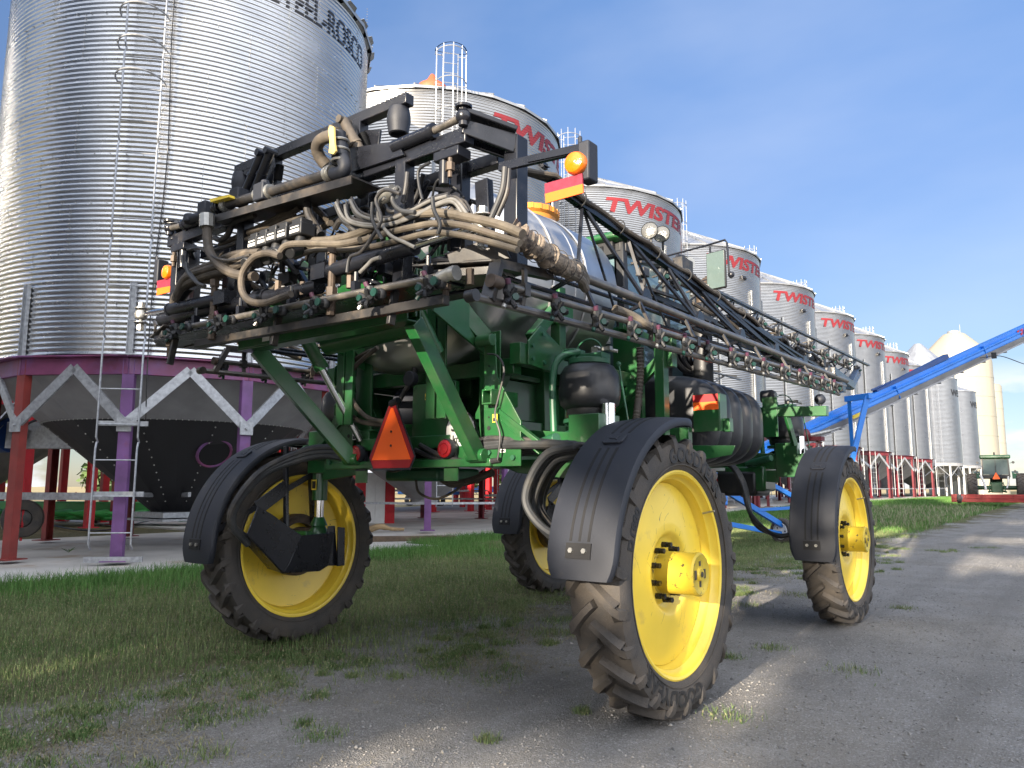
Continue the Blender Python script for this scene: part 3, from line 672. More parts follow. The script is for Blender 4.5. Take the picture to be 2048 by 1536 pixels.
# second row behind (only legs and hoppers seen between the front legs)
for i in range(6):
    t = empty('grain_bin', (-27.6, 5.4+10.96*i, .06+gz(5.4+10.96*i))); c = t.location
    b = MB(); n = 12
    b.lathe([(4.6, 4.3), (4.6, 12.6)], n=48); b.build('wall', 'galvanized_row', t, world=False)
    b = MB(); b.lathe([(4.7, 12.55), (.4, 14.6), (0, 14.7)], n=24); b.build('roof', 'galvanized_roof', t, world=False, sharp=5)
    b = MB(); b.lathe([(4.6, 4.3), (.45, 1.2), (.45, 1.05)], n=24); b.build('hopper', 'hopper_grey', t, world=False, sharp=5)
    b = MB(); b.lathe([(4.72, 4.0), (4.72, 4.35), (4.5, 4.35)], n=12); b.build('ring_beam', 'bright_red', t, world=False, sharp=5)
    for k in range(n):
        a = 2*PI*(k+.5*(i % 2))/n; q = V((4.62*math.cos(a), 4.62*math.sin(a), 0)); lm = MB(); lm.beam(q, q+V((0, 0, 4.1)), .26, .26, up=(1, 0, 0)); lm.box(q+V((0, 0, .02)), (.5, .5, .03)); lm.build('leg', 'bright_red', t, world=False)
    b = MB()
    for k in range(n):
        a, d = 2*PI*(k+.5*(i % 2))/n, 2*PI*(k+1+.5*(i % 2))/n; b.beam(V((4.62*math.cos(a), 4.62*math.sin(a), 1.1)), V((4.62*math.cos(d), 4.62*math.sin(d), 1.1)), .05, .09)
    b.build('cross_rail', 'galvanized_flat', t, world=False)
    tag(t, ['red-legged grain bin of the back row, behind the big left bin', 'red-legged grain bin of the back row, seen between the sprayer rear wheels', 'back-row grain bin on red legs, third from the left', 'back-row grain bin on red legs, fourth from the left',
            'back-row grain bin on red legs, fifth from the left', 'back-row grain bin on red legs, farthest away'][i], 'grain bin', 'red-legged bins of the back row')
# two galvanized bins with black lettering beyond, two cream silos, one steep-roofed bin
def far_bin(cy, cx, R, ze, lab, txt, wall='galvanized_row', zr=4.6, pk=2.2):
    t = empty('grain_bin', (cx, cy, .5)); b = bin_wall(R, zr, ze, .16, .012, 72, 4); b.move((0, 0, -.5)).build('wall', wall, t, world=False, sharp=80)
    b = MB(); b.lathe([(R+.1, ze-.1), (R+.1, ze), (.5, ze+pk), (0, ze+pk+.1)], n=20); b.move((0, 0, -.5)).build('roof', 'galvanized_roof', t, world=False, sharp=5)
    b = MB(); b.lathe([(R, zr), (.5, 1.6), (.5, 1.4)], n=24); b.move((0, 0, -.5)).build('hopper', 'hopper_grey', t, world=False, sharp=5)
    b = MB(); b.lathe([(R+.06, zr-.35), (R+.06, zr+.02), (R-.1, zr+.02)], n=24); b.move((0, 0, -.5)).build('ring_beam', 'hopper_grey', t, world=False)
    for k in range(10):
        a = 2*PI*k/10; q = V((R*math.cos(a), R*math.sin(a), 0)); m = MB(); m.beam(q+V((0, 0, 0)), q+V((0, 0, zr-.7)), .2, .2, up=(1, 0, 0)); m.build('leg', 'hopper_grey', t, world=False)
    b = MB()
    for k in range(10):
        a = 2*PI*k/10; q = V((R*math.cos(a), R*math.sin(a), 0))
        for s in (-1, 1):
            a2 = a+s*PI/10; b.beam(q+V((0, 0, zr-2.2)), V((R*math.cos(a2), R*math.sin(a2), zr-.8)), .07, .07)
    b.build('brace', 'galvanized_flat', t, world=False)
    text_on_bin(txt, 1.15, R, ze-2.3-.5, math.radians(-24), .16, .012, 'black_ink', t, sx=1.2, shear=0, offset=.03)
    la, cg = cage_ladder(R, math.radians(-52), 1.2, ze+.8, 8, ze+1, off=.25, w=.8, dz=2.6, cr=.5, stag=99, step=.9); la.move((0, 0, -.5)).build('ladder', 'galvanized_flat', t, world=False)
    tag(t, lab, 'grain bin'); return t
far_bin(106.5, -14.9, 5.3, 15.3, 'galvanized bin with black lettering and a tall ladder, right of the red-lettered row', 'WESTEEL')
far_bin(119.5, -14.4, 5.3, 14.9, 'last galvanized bin with black lettering, in front of the cream silo', 'WESTEEL')
tt = far_bin(125, -16.8, 4.6, 19.0, 'steep-roofed galvanized bin rising behind the last red-lettered bin', 'WESTEEL', pk=4.4)
def silo(cx, cy, R, z1, ztop, lab):
    t = empty('silo', (cx, cy, .5)); b = MB(); b.lathe([(R, 0), (R, z1), (R*.93, z1+.35*(ztop-z1)), (R*.35, ztop-.2), (R*.3, ztop), (0, ztop+.1)], n=40); b.build('shell', 'cream_paint', t, world=False, sharp=60)
    b = MB(); 
    for z in np.arange(3, z1, 3.2): b.lathe([(R+.01, z), (R+.04, z+.04), (R+.01, z+.08)], n=40)
    b.build('weld_seams', 'cream_paint', t, world=False)
    b = MB(); b.cyl((0, 0, ztop), (0, 0, ztop+.5), R*.18, 12); b.cyl((1, 0, ztop-.4), (1, 0, ztop+1.6), .05, 6); b.build('roof_hatch', 'galvanized_flat', t, world=False)
    text_on_bin('MERIDIAN', 1.0, R, z1-3.2, math.radians(2), .5, 0, 'black_ink', t, sx=1, shear=0, offset=.02)
    tag(t, lab, 'silo'); return t
silo(-14.2, 143, 5.3, 21.8, 27.0, 'tall cream smooth-walled silo with a domed top behind the lettered bins')
silo(-13.2, 166, 3.4, 20.2, 21.2, 'slim cream silo at the right end of the row, partly behind the larger one')

# ================================================================ SPRAYER
SP = empty('field_sprayer', (0, 2.2, 0))
tag(SP, 'green and yellow self-propelled field sprayer with folded black booms standing on the gravel', 'sprayer')
TRK, WB, TYR = 2.01, 4.47, .925
def P(m, nm, mt, par=None, **k): return m.build(nm, mt, par or SP, **k)
def dn(z): return V((0, 0, z))
# ---------------- wheels (local: axle along +X outward, centre at origin)
def tyre_mesh():
    m = MB(); pr = [(.665, -.135), (.70, -.165), (.76, -.185), (.82, -.186), (.862, -.172), (.872, -.14), (.877, -.07), (.878, 0), (.877, .07), (.872, .14), (.862, .172), (.82, .186), (.76, .185), (.70, .165), (.665, .135)]
    pr = [(r, h) for r, h in pr]; m.lathe(pr, ax=(1, 0, 0), n=96)
    n = 23
    path = [(-.016, -.012, .928, .024), (.05, .042, .929, .027), (.105, .095, .926, .030), (.150, .140, .920, .036), (.178, .165, .900, .043), (.193, .176, .868, .047), (.196, .182, .828, .040), (.190, .184, .800, .020)]
    for side in (-1, 1):
        for k in range(n):
            a0 = 2*PI*(k+(.5 if side > 0 else 0))/n; vs = []
            for i, (x, s, r, hw) in enumerate(path):
                a = a0+s/.9; inb = .075 if i < 4 else .05; rb = r-inb if i < 4 else r-.02; xb = x if i < 4 else x-.05
                tw = hw*.62
                for (xx, rr_, ww) in ((xb, rb, -hw*1.25), (x, r, -tw), (x, r, tw), (xb, rb, hw*1.25)):
                    # bar runs diagonally: widen across the path
                    aa = a+ww/.9; dx = -ww*.55 if i < 4 else 0
                    vs.append(V((side*(xx+dx), rr_*math.cos(aa), rr_*math.sin(aa))))
            L_ = len(path); fs = []
            for i in range(L_-1):
                for q in range(3): fs.append((i*4+q, i*4+q+1, (i+1)*4+q+1, (i+1)*4+q))
            fs += [(3, 2, 1, 0), tuple((L_-1)*4+q for q in range(4))]
            if side < 0: fs = [tuple(reversed(f)) for f in fs]
            m.add(vs, fs)
    # moulded sidewall rings
    for s in (-1, 1): m.ring((s*.176, 0, 0), (1, 0, 0), .722, .005, 72, 5)
    return m
def polar_text(bm, R, a0, x, side=1):
    for v in bm.verts:
        a = a0-v.co.x/R; r = R+v.co.y; v.co = V((x+side*v.co.z, r*math.cos(a), r*math.sin(a)))
def make_wheel():
    t = empty('wheel'); t.parent = SP
    ty = tyre_mesh().build('tyre', 'rubber', t, world=False, sharp=28)
    tm = []
    for s, a0, txt, sz, rr in ((1, 105, 'GOODYEAR', .135, .742), (1, -75, 'GOODYEAR', .135, .742), (1, 166, 'DT800', .085, .752)):
        bm = text_mesh(txt, sz, offset=.003, extrude=.004, sx=1.1); polar_text(bm, rr, math.radians(a0), .1855, s); bm_obj(bm, 'tyre_lettering', 'rubber_text', ty, world=False)
    r = MB()
    r.lathe([(.655, -.125), (.688, -.135), (.69, -.15), (.675, -.158), (.655, -.15), (.648, -.11), (.625, -.095), (.618, -.03), (.60, -.01), (.60, .03), (.622, .06), (.625, .095), (.648, .11), (.658, .15), (.675, .158), (.690, .15), (.688, .135), (.655, .125)], ax=(1, 0, 0), n=96)
    rim = r.build('rim', 'yellow_paint', t, world=False, sharp=50)
    d = MB()  # disc
    d.lathe([(.602, -.02), (.60, .035), (.56, .045), (.45, .058), (.34, .070), (.285, .074), (.262, .066), (.243, .035), (.222, .02), (.13, .018), (.12, .018)], ax=(1, 0, 0), n=72)
    d.lathe([(.12, .006), (.222, .008), (.25, .025), (.28, .06), (.34, .056), (.45, .044), (.60, .02)], ax=(1, 0, 0), n=72)
    ds = d.build('disc', 'yellow_scratched', t, world=False, sharp=40)
    h = MB(); h.lathe([(.0, -.10), (.15, -.10), (.155, .02), (.140, .025), (.138, .25), (.142, .262), (.142, .285), (.130, .296), (.11, .292), (.095, .285), (.045, .285), (.04, .30), (0, .30)], ax=(1, 0, 0), n=40)
    hb = h.build('hub', 'yellow_worn', t, world=False, sharp=30)
    s_ = MB(); s_.cyl((.3, 0, 0), (.306, 0, 0), .018, 12)
    for y, z, w, hh in ((.07, 0, .025, .06), (-.07, 0, .025, .06), (0, .07, .02, .03), (0, -.06, .02, .04)): s_.box((.288, y, z), (.006, w, hh))
    s_.build('hub_marks', 'dusty_steel', hb, world=False)
    for k in range(10):
        a = 2*PI*(k+.5)/10; b = MB(); c = V((0, .182*math.cos(a), .182*math.sin(a)))
        b.cyl(c+V((.015, 0, 0)), c+V((.055, 0, 0)), .021, 6); b.cyl(c+V((.055, 0, 0)), c+V((.088, 0, 0)), .0135, 10); b.cyl(c+V((.066, 0, 0)), c+V((.088, 0, 0)), .019, 6); b.build('lug_bolt', 'black_steel', ds, world=False)
    i_ = MB(); i_.lathe([(.0, -.30), (.15, -.30), (.17, -.28), (.175, -.10)], ax=(1, 0, 0), n=32); i_.lathe([(.215, -.03), (.215, -.10), (.285, -.11), (.30, -.09), (.30, .0)], ax=(1, 0, 0), n=40)
    i_.build('inner_hub', 'rusty_bronze', t, world=False, sharp=30)
    v = MB(); v.cyl((.10, .50, .38), (.19, .50, .40), .008, 6); v.build('valve', 'zinc', t, world=False)
    index_kids(t); return t
w0 = make_wheel()
def place_wheel(w, sx, y, spin):
    w.location = V((sx*TRK, y, TYR))-SP.location; w.rotation_euler = (spin, 0, 0 if sx > 0 else PI)
    w.rotation_mode = 'XYZ'
place_wheel(w0, 1, 0, 0)
for sx, y, sp in ((-1, 0, .5), (1, WB, .12), (-1, WB, .9)): place_wheel(copy_tree(w0, SP), sx, y, sp)
# ---------------- fenders
def fender(side, y0, a_lo, a_hi):
    m = MB(); gr = MB(); C0 = V((side*TRK, y0, TYR)); R_ = 1.04; n = 34
    prof = [(-.258, -.045), (-.256, -.020), (-.245, -.004), (-.20, 0.0), (-.10, .008), (0, .01), (.10, .008), (.20, 0), (.245, -.004), (.256, -.020), (.258, -.045)]
    inner = [(x*.975, r-.012) for x, r in prof]
    loop = prof+inner[::-1]; k = len(loop); vs = []
    for i in range(n+1):
        a = math.radians(a_lo+(a_hi-a_lo)*i/n); e = min(i, n-i)/3.0; taper = 1-.18*max(0, 1-e)**2
        for x, r in loop: rr = R_+r; vs.append(C0+V((x*taper*.93, rr*math.cos(a), rr*math.sin(a))))
    fs = [(i*k+j, i*k+(j+1) % k, (i+1)*k+(j+1) % k, (i+1)*k+j) for i in range(n) for j in range(k)]
    fs += [tuple(range(k))[::-1], tuple(n*k+j for j in range(k))]
    m.add(vs, fs); f = P(m, 'fender', 'black_plastic', bevel=0, sharp=50)
    # three pressed grooves and a badge, then bolts near the lower end
    def arc(x, a1, a2, w, h, rr): 
        v2 = []; N = 14
        for i in range(N+1):
            a = math.radians(a1+(a2-a1)*i/N)
            for dx, dr in ((-w/2, -.004), (-w/2, h), (w/2, h), (w/2, -.004)): v2.append(C0+V((x+dx, (rr+dr)*math.cos(a), (rr+dr)*math.sin(a))))
        gr.add(v2, [(i*4+j, i*4+(j+1) % 4, (i+1)*4+(j+1) % 4, (i+1)*4+j) for i in range(N) for j in range(4)]+[(3, 2, 1, 0), (N*4, N*4+1, N*4+2, N*4+3)])
    ac = a_lo-(a_lo-a_hi)*.56; off = 0
    for dx in (-.062, 0, .062):
        arc(off+dx, a_lo-12, ac+5, .017, .002, R_+.009); arc(off+dx, ac-5, a_hi+14, .017, .002, R_+.009)
    gr.build('groove', 'groove', f)
    bd = MB(); a = math.radians(ac); er = V((0, math.cos(a), math.sin(a))); et = V((0, -math.sin(a), math.cos(a))); c = C0+er*(R_+.016)+V((off, 0, 0))
    for i, j in ((0, 1),): bd.plate([c+V((-.075, 0, 0))-et*.035, c+V((-.055, 0, 0))-et*.055, c+V((.055, 0, 0))-et*.055, c+V((.075, 0, 0))-et*.035, c+V((.075, 0, 0))+et*.035, c+V((.055, 0, 0))+et*.055, c+V((-.055, 0, 0))+et*.055, c+V((-.075, 0, 0))+et*.035], .016)
    # leaping animal silhouette of the badge, raised
    n_ = er*.010
    q = [(-.040, -.002), (-.030, .012), (-.008, .014), (.014, .018), (.030, .030), (.036, .022), (.026, .012), (.030, -.004), (.044, -.012), (.030, -.012), (.014, -.002), (-.012, -.002), (-.030, -.018), (-.046, -.020)]
    bd.plate([c+n_+V((x, 0, 0))+et*y for x, y in q], .006); bd.build('badge', 'black_plastic', f, bevel=.003)
    bp = MB(); a = math.radians(a_lo-9); er = V((0, math.cos(a), math.sin(a))); et = V((0, -math.sin(a), math.cos(a))); c = C0+er*(R_+.013)+V((off, 0, 0))
    bp.plate([c+V((-.085, 0, 0))-et*.045, c+V((.085, 0, 0))-et*.045, c+V((.085, 0, 0))+et*.045, c+V((-.085, 0, 0))+et*.045], .008); bp.build('bolt_plate', 'groove', f)
    for dx in (-.045, .045):
        b = MB(); b.bolt(c+V((dx, 0, 0)), er, .016, .02); b.build('bolt', 'zinc', f)
    br = MB(); br.beam(C0+V((-side*.30, 0, .2)), C0+V((-side*.26, -.05, R_-.03)), .03, .05); br.beam(C0+V((-side*.30, 0, 1.0)), C0+V((side*.1, 0, 1.0)), .04, .04)
    br.beam(C0+V((-side*.30, 0, .7)), C0+V((-side*.1, -.94, .16)), .03, .05)
    br.build('fender_bracket', 'black_steel', f)
    return f
fender(1, 0, 178, 82); fender(-1, 0, 186, 76); fender(1, WB, 190, 84); fender(-1, WB, 183, 80)

# ---------------- chassis
c = MB()
for s in (-1, 1):
    c.beam((s*.50, -.45, 1.83), (s*.50, 5.9, 1.83), .12, .26); c.beam((s*.50, -.45, 1.695), (s*.50, 5.9, 1.695), .20, .014); c.beam((s*.50, -.45, 1.965), (s*.50, 5.9, 1.965), .20, .014)
for y in (-.42, .2, 1.2, 2.4, 3.6, 4.47, 5.6): c.beam((-.5, y, 1.80), (.5, y, 1.80), .12, .18)
c.plate([(-.72, -.47, 1.66), (.86, -.47, 1.66), (.86, -.47, 1.80), (-.72, -.47, 1.80)], .02)
c.beam((-.80, -.5, 1.67), (.95, -.5, 1.67), .08, .06)
for y in (0, WB):
    for s in (-1, 1):
        c.beam((s*.45, y, 1.86), (s*1.42, y, 1.80), .26, .22, h2=.18); c.box((s*1.50, y, 1.82), (.26, .30, .40)); c.plate([(s*.6, y-.14, 1.7), (s*1.4, y-.14, 1.7), (s*1.4, y-.14, 1.55), (s*.9, y-.14, 1.6)], .015)
P(c, 'chassis_frame', 'green_paint', bevel=.006)
# king-post struts with air springs at each wheel
for sx in (-1, 1):
    for y in (0, WB):
        X = sx*1.62; s = MB(); s.cyl((X, y, 1.36), (X, y, 1.86), .072, 20); s.box((X, y, 1.83), (.24, .26, .12)); s.lathe([(.085, 1.12), (.065, 1.17), (.05, 1.2)], o=(X, y, 0), n=20)
        st = P(s, 'suspension_strut', 'green_paint', bevel=.004, sharp=30)
        k = MB(); k.cyl((X, y, .98), (X, y, 1.40), .045, 20); k.cyl((X, y, 1.8), (X, y, 2.1), .05, 20); k.build('chrome_rod', 'chrome', st)
        k = MB(); k.lathe([(.075, .90), (.10, .98), (.085, 1.08), (.06, 1.12)], o=(X, y, 0), n=20); k.box((X+sx*.12, y, .92), (.26, .30, .30)); k.cyl((X+sx*.05, y, .925), (X+sx*.33, y, .925), .13, 20); k.build('spindle_housing', 'green_paint', st, bevel=.01)
        k = MB(); k.plate([(X-.03, y-.076, 1.56), (X+.04, y-.076, 1.56), (X+.04, y-.076, 1.46), (X-.03, y-.076, 1.46)], .003); k.build('caution_label', 'label_yellow', st)
        k = MB(); k.plate([(X-.02, y-.079, 1.545), (X+.03, y-.079, 1.545), (X+.03, y-.079, 1.475), (X-.02, y-.079, 1.475)], .002); k.build('label_panel', 'black_ink', st)
        # black guard plates of the wheel motor
        g = MB(); o = -sx
        gx = X+o*.20
        g.plate([(gx, y-.83, 1.32), (gx, y-.70, 1.26), (gx+o*.02, y-.37, 1.05), (gx+o*.02, y-.50, .80), (gx, y-.54, .73), (gx-o*.02, y-.91, 1.09)], .012, nrm=(1, 0, 0))
        g.plate([(gx+o*.02, y-.37, 1.05), (gx, y+.03, 1.06), (gx-o*.02, y-.02, .75), (gx-o*.04, y-.09, .71), (gx, y-.54, .73), (gx+o*.02, y-.50, .80)], .012, nrm=(1, 0, 0))
        g.plate([(gx, y-.54, .73), (gx-o*.04, y-.09, .71), (gx-o*.24, y-.09, .74), (gx-o*.24, y-.54, .76)], .012); g.plate([(gx-o*.02, y-.91, 1.09), (gx, y-.54, .73), (gx-o*.22, y-.54, .76), (gx-o*.22, y-.90, 1.11)], .012)
        g.plate([(gx, y+.03, 1.06), (gx-o*.02, y-.02, .75), (gx-o*.24, y-.02, .77), (gx-o*.24, y+.03, 1.06)], .012)
        g.beam((gx-o*.03, y-.50, 1.06), (gx-o*.08, y-.50, 1.86), .035, .045); g.beam((gx-o*.02, y-.82, 1.30), (gx-o*.04, y-.51, 1.49), .016, .13)
        g.plate([(gx-o*.05, y-.01, 1.12), (gx-o*.05, y+.07, 1.12), (gx-o*.05, y+.12, .74), (gx-o*.05, y-.01, .75)], .02, nrm=(1, 0, 0)); g.plate([(gx-o*.01, y+.08, 1.11), (gx-o*.01, y+.16, 1.10), (gx-o*.01, y+.17, .74), (gx-o*.01, y+.08, .74)], .02, nrm=(1, 0, 0))
        g.cyl((gx+o*.005, y-.76, 1.27), (gx+o*.02, y-.76, 1.27), .014, 8)
        if sx < 0: g.build('motor_guard', 'black_steel', st, bevel=.005, sharp=30)
        # air spring
        zx = 1.40*sx; yy = y+.10
        A_ = MB(); A_.lathe([(.0, 2.42), (.15, 2.42), (.19, 2.40), (.225, 2.34), (.235, 2.24), (.235, 2.17), (.222, 2.11), (.19, 2.08), (.175, 2.075), (.17, 2.03), (.15, 1.99)], o=(zx, yy, 0), n=36)
        a_o = P(A_, 'air_spring', 'tank_plastic', sharp=40)
        A_ = MB(); A_.cyl((zx, yy, 2.42), (zx, yy, 2.46), .16, 24); A_.box((zx, yy, 2.475), (.30, .13, .05)); A_.box((zx-.12, yy-.02, 2.50), (.10, .16, .09)); A_.cyl((zx, yy, 1.97), (zx, yy, 2.0), .20, 24); A_.cyl((zx, yy, 1.90), (zx, yy, 1.97), .12, 20)
        A_.tube([(zx-sx*.2, yy-.18, 1.80), (zx-sx*.2, yy-.2, 2.3), (zx-sx*.16, yy-.16, 2.47), (zx-sx*.05, yy-.05, 2.52)], .028, 8, smooth=5)
        for dd in (-.12, .12): A_.beam((zx-.28, yy-.35, 1.78), (zx+dd, yy, 1.92), .04, .05)
        A_.cyl((zx-.36, yy-.30, 1.78), (zx-.02, yy-.42, 1.84), .04, 12); A_.box((zx+.16, yy+.05, 1.93), (.12, .1, .08)); A_.ring((zx, yy, 2.50), (0, 1, 0), .12, .008, 16, 5, 0, PI)
        A_.build('air_spring_mount', 'green_light', a_o, bevel=.004)
        A_ = MB(); A_.cyl((zx+.20, yy+.1, 2.42), (zx+.27, yy+.12, 1.93), .008, 6); A_.ball((zx+.20, yy+.1, 2.42), .02, 8); A_.ball((zx+.27, yy+.12, 1.93), .02, 8); A_.build('levelling_rod', 'green_light', a_o)
        A_ = MB(); A_.box((zx+.06, yy, 2.52), (.05, .05, .06)); A_.cyl((zx+.05, yy, 2.55), (zx+.22, yy+.05, 2.51), .014, 8); A_.box((zx+.16, yy, 2.53), (.07, .04, .03)); A_.build('air_valve', 'zinc', a_o)
        A_ = MB(); A_.cyl((zx+.03, yy-.02, 1.76), (zx+.03, yy-.02, 1.90), .06, 16); A_.build('piston', 'chrome', a_o)

# ---------------- rear uprights, lift arms, cylinders
Yu = -.50
for s in (-1, 1):
    u = MB(); xo = s*.86 if s > 0 else -.58
    pl = [(xo, Yu, 1.64), (xo, Yu, 2.62), (xo+s*.10, Yu, 2.62), (xo+s*.12, Yu, 2.30), (xo+s*.34, Yu, 1.96), (xo+s*.34, Yu, 1.64)]
    u.plate(pl, .014, nrm=(0, 1, 0)); u.beam((xo-s*.02, Yu+.09, 1.64), (xo-s*.02, Yu+.09, 2.66), .014, .20, up=(1, 0, 0)); u.beam((xo+s*.14, Yu+.09, 1.98), (xo+s*.5, Yu+.09, 1.72), .20, .012)
    u.cyl((xo-.04, Yu-.03, 2.57), (xo+s*.10, Yu-.03, 2.57), .045, 16); u.hollow((xo+s*.10, Yu-.10, 2.14), (xo+s*.10, Yu+.22, 2.14), .09, .11, .012); u.beam((xo+s*.12, Yu, 2.06), (xo+s*.5, Yu, 1.80), .05, .03)
    uo = P(u, 'rear_upright', 'green_paint', bevel=.003)
    h = MB()
    for dz_, r in ((.10, .010), (.17, .008), (.26, .016), (.34, .007), (.42, .007), (.52, .008), (.72, .007)): h.cyl((xo+s*.05, Yu-.011, 1.66+dz_), (xo+s*.05, Yu-.008, 1.66+dz_), r, 12)
    h.build('bolt_holes', 'groove', uo)
    h = MB(); 
    for q in ((.06, 1.74), (.05, 2.57), (.28, 1.7)): h.bolt((xo+s*q[0], Yu-.008, q[1]), (0, -1, 0), .02, .02)
    h.build('bolt', 'green_light', uo)
cb_ = MB(); G0, G1 = (-.96, -1.33, 2.63), (.94, -1.33, 2.63)
cb_.hollow(G0, G1, .13, .13, .014)
cb_.plate([(.25, -1.40, 2.66), (.25, -1.40, 2.90), (.66, -1.40, 2.90), (.80, -1.40, 2.70)][:4], .015, nrm=(0, 1, 0)); cb_.plate([(-.75, -1.40, 2.68), (-.75, -1.40, 2.88), (-.35, -1.40, 2.88), (-.2, -1.40, 2.70)], .015, nrm=(0, 1, 0))
for x in (-.93, -.48, .52, .88): cb_.beam((x, -1.33, 2.6), (x, -1.33, 3.0), .02, .16, up=(1, 0, 0)); 
cb_.box((.72, -1.34, 2.84), (.16, .1, .32)); cb_.cyl((.70, -1.40, 2.86), (.70, -1.43, 2.86), .045, 16)
P(cb_, 'lift_crossbeam', 'green_paint', bevel=.004)
lb = MB(); a = V((-.62, -1.405, 2.60)); lb.plate([a, a+V((.09, 0, 0)), a+V((.09, 0, .05)), a+V((0, 0, .05))], .004, nrm=(0, 1, 0)); lb.build('maker_plate', 'label_white', SP)
for s, top, bot in ((-1, (-.84, -1.30, 2.58), (-.52, -.56, 1.72)), (1, (.90, -1.30, 2.58), (.84, -.56, 1.72))):
    a = MB(); a.beam(top, bot, .085, .12); a.cyl(V(bot)+V((-.08, 0, 0)), V(bot)+V((.08, 0, 0)), .05, 14); P(a, 'lower_lift_arm', 'green_paint', bevel=.005)
    # upper link
    a = MB(); xo = .80 if s > 0 else -.55
    a.beam((s*.62, -1.16, 3.22), (xo, -.42, 2.60), .09, .13); a.beam((s*.62, -1.16, 3.22), (s*.40, -1.2, 3.2), .08, .1); a.plate([(xo-.01, -1.0, 2.72), (xo-.01, -.4, 2.48), (xo-.01, -.35, 2.66), (xo-.01, -.9, 3.05)], .02); P(a, 'upper_lift_arm', 'green_paint', bevel=.005)
    t_, b_ = V((s*.66, -1.22, 3.02)), V((xo-s*.06, -.50, 1.88)); m_ = t_+(b_-t_)*.48
    cy = MB(); cy.cyl(t_, m_, .055, 18); cy.cyl(m_-(b_-t_)*.03, m_+(b_-t_)*.02, .062, 18); cy.cyl(t_+V((-.06, 0, 0)), t_+V((.06, 0, 0)), .05, 12); cyo = P(cy, 'lift_cylinder', 'green_paint', sharp=30)
    cy = MB(); cy.cyl(m_, b_, .030, 18); cy.build('piston_rod', 'chrome', cyo)
    # mast (vertical green rails of the centre lift)
    a = MB(); xm = s*.52; a.beam((xm, -.62+0, 2.0), (xm, -.62, 3.35), .12, .02, up=(0, 1, 0)); a.beam((xm-.055, -.66, 2.0), (xm-.055, -.66, 3.35), .015, .09, up=(1, 0, 0)); a.beam((xm+.055, -.66, 2.0), (xm+.055, -.66, 3.35), .015, .09, up=(1, 0, 0)); P(a, 'mast_rail', 'green_paint', bevel=.003)
# accumulator tube with cross hoops
a = MB(); a.cyl((-.40, -.95, 2.62), (.60, -.95, 2.66), .085, 18); a.beam((.12, .1, 2.6), (.12, .1, 2.25), .20, .03, up=(0, 1, 0)); P(a, 'torsion_tube', 'green_paint', bevel=.003, sharp=30)
a = MB(); a.cyl((.60, -.95, 2.66), (.72, -1.0, 2.45), .04, 14); P(a, 'sensor', 'cable_white')
# machinery inside the rear bay
a = MB(); a.box((.12, .25, 2.12), (.62, .10, .62)); a.box((-.38, .1, 2.3), (.26, .1, .5)); a.box((.62, .3, 2.3), (.5, .08, .7)); a.box((0, .62, 2.3), (1.7, .05, .95)); a.beam((-.7, -.2, 2.43), (.8, -.2, 2.43), .08, .12); a.beam((-.7, -.1, 1.98), (.8, -.1, 1.98), .06, .10); P(a, 'rear_bay_panel', 'green_paint', bevel=.006)
a = MB(); a.box((.30, -.43, 2.06), (.46, .05, .50)); 
for dx in (-.20, .20):
    for dz in (-.22, .22): a.bolt((.30+dx, -.455, 2.06+dz), (0, -1, 0), .012, .012)
P(a, 'cover_plate', 'green_paint', bevel=.012)
a = MB(); a.cyl((-.5, .0, 2.20), (.1, .1, 2.2), .17, 20); a.cyl((.06, -.50, 2.36), (.06, -.44, 2.36), .062, 18); a.box((-.3, .1, 2.0), (.3, .2, .2)); P(a, 'pump', 'black_plastic', bevel=.006)
# 50 km/h disc
dsk = W(922, 862, Y=-.46); a = MB(); a.cyl(dsk, dsk+V((0, -.006, 0)), .155, 40); s50 = P(a, 'speed_disc', 'black_ink')
a = MB(); a.cyl(dsk+V((0, -.006, 0)), dsk+V((0, -.010, 0)), .142, 40); a.build('disc_face', 'white_paint', s50)
for tx, sz, dx, dz_ in (('50', .15, -.095, -.0), ('km/h', .075, -.075, -.085)):
    bm = text_mesh(tx, sz, offset=.002)
    for v in bm.verts: v.co = V((dsk.x+dx+v.co.x, dsk.y-.0125, dsk.z+dz_+v.co.y))
    bm_obj(bm, 'lettering', 'black_ink', s50, world=False)
# slow-moving-vehicle triangle
sc_ = V((.06, -.60, 1.90)); Yt = -.66
def tri(w, h, cut, z0, y, m, nm, par):
    q = MB(); q.plate([(sc_.x-w/2, y, z0), (sc_.x-w/2+cut*.55, y, z0-cut), (sc_.x+w/2-cut*.55, y, z0-cut), (sc_.x+w/2, y, z0), (sc_.x+cut*.42, y, z0+h), (sc_.x-cut*.42, y, z0+h)], .006, nrm=(0, 1, 0)); return q.build(nm, m, par)
tr = tri(.52, .42, .10, 1.72, Yt, 'black_plastic', 'warning_triangle', SP); tri(.49, .405, .085, 1.722, Yt-.005, 'red_sheet', 'red_border', tr)
q = MB(); q.plate([(sc_.x-.215, Yt-.010, 1.70), (sc_.x+.215, Yt-.010, 1.70), (sc_.x+.012, Yt-.010, 2.105), (sc_.x-.012, Yt-.010, 2.105)], .004, nrm=(0, 1, 0)); q.build('orange_triangle', 'orange_sheet', tr)
q = MB()
for z in (1.81, 1.92): q.cyl((sc_.x, Yt-.012, z), (sc_.x, Yt-.016, z), .010, 10)
q.build('bolt', 'black_ink', tr)
q = MB(); q.beam((sc_.x, Yt+.01, 1.7), (sc_.x, Yt+.16, 1.7), .05, .05); q.cyl((sc_.x-.02, Yt, 2.14), (sc_.x+.06, Yt, 2.16), .03, 10); q.build('bracket', 'black_steel', tr)
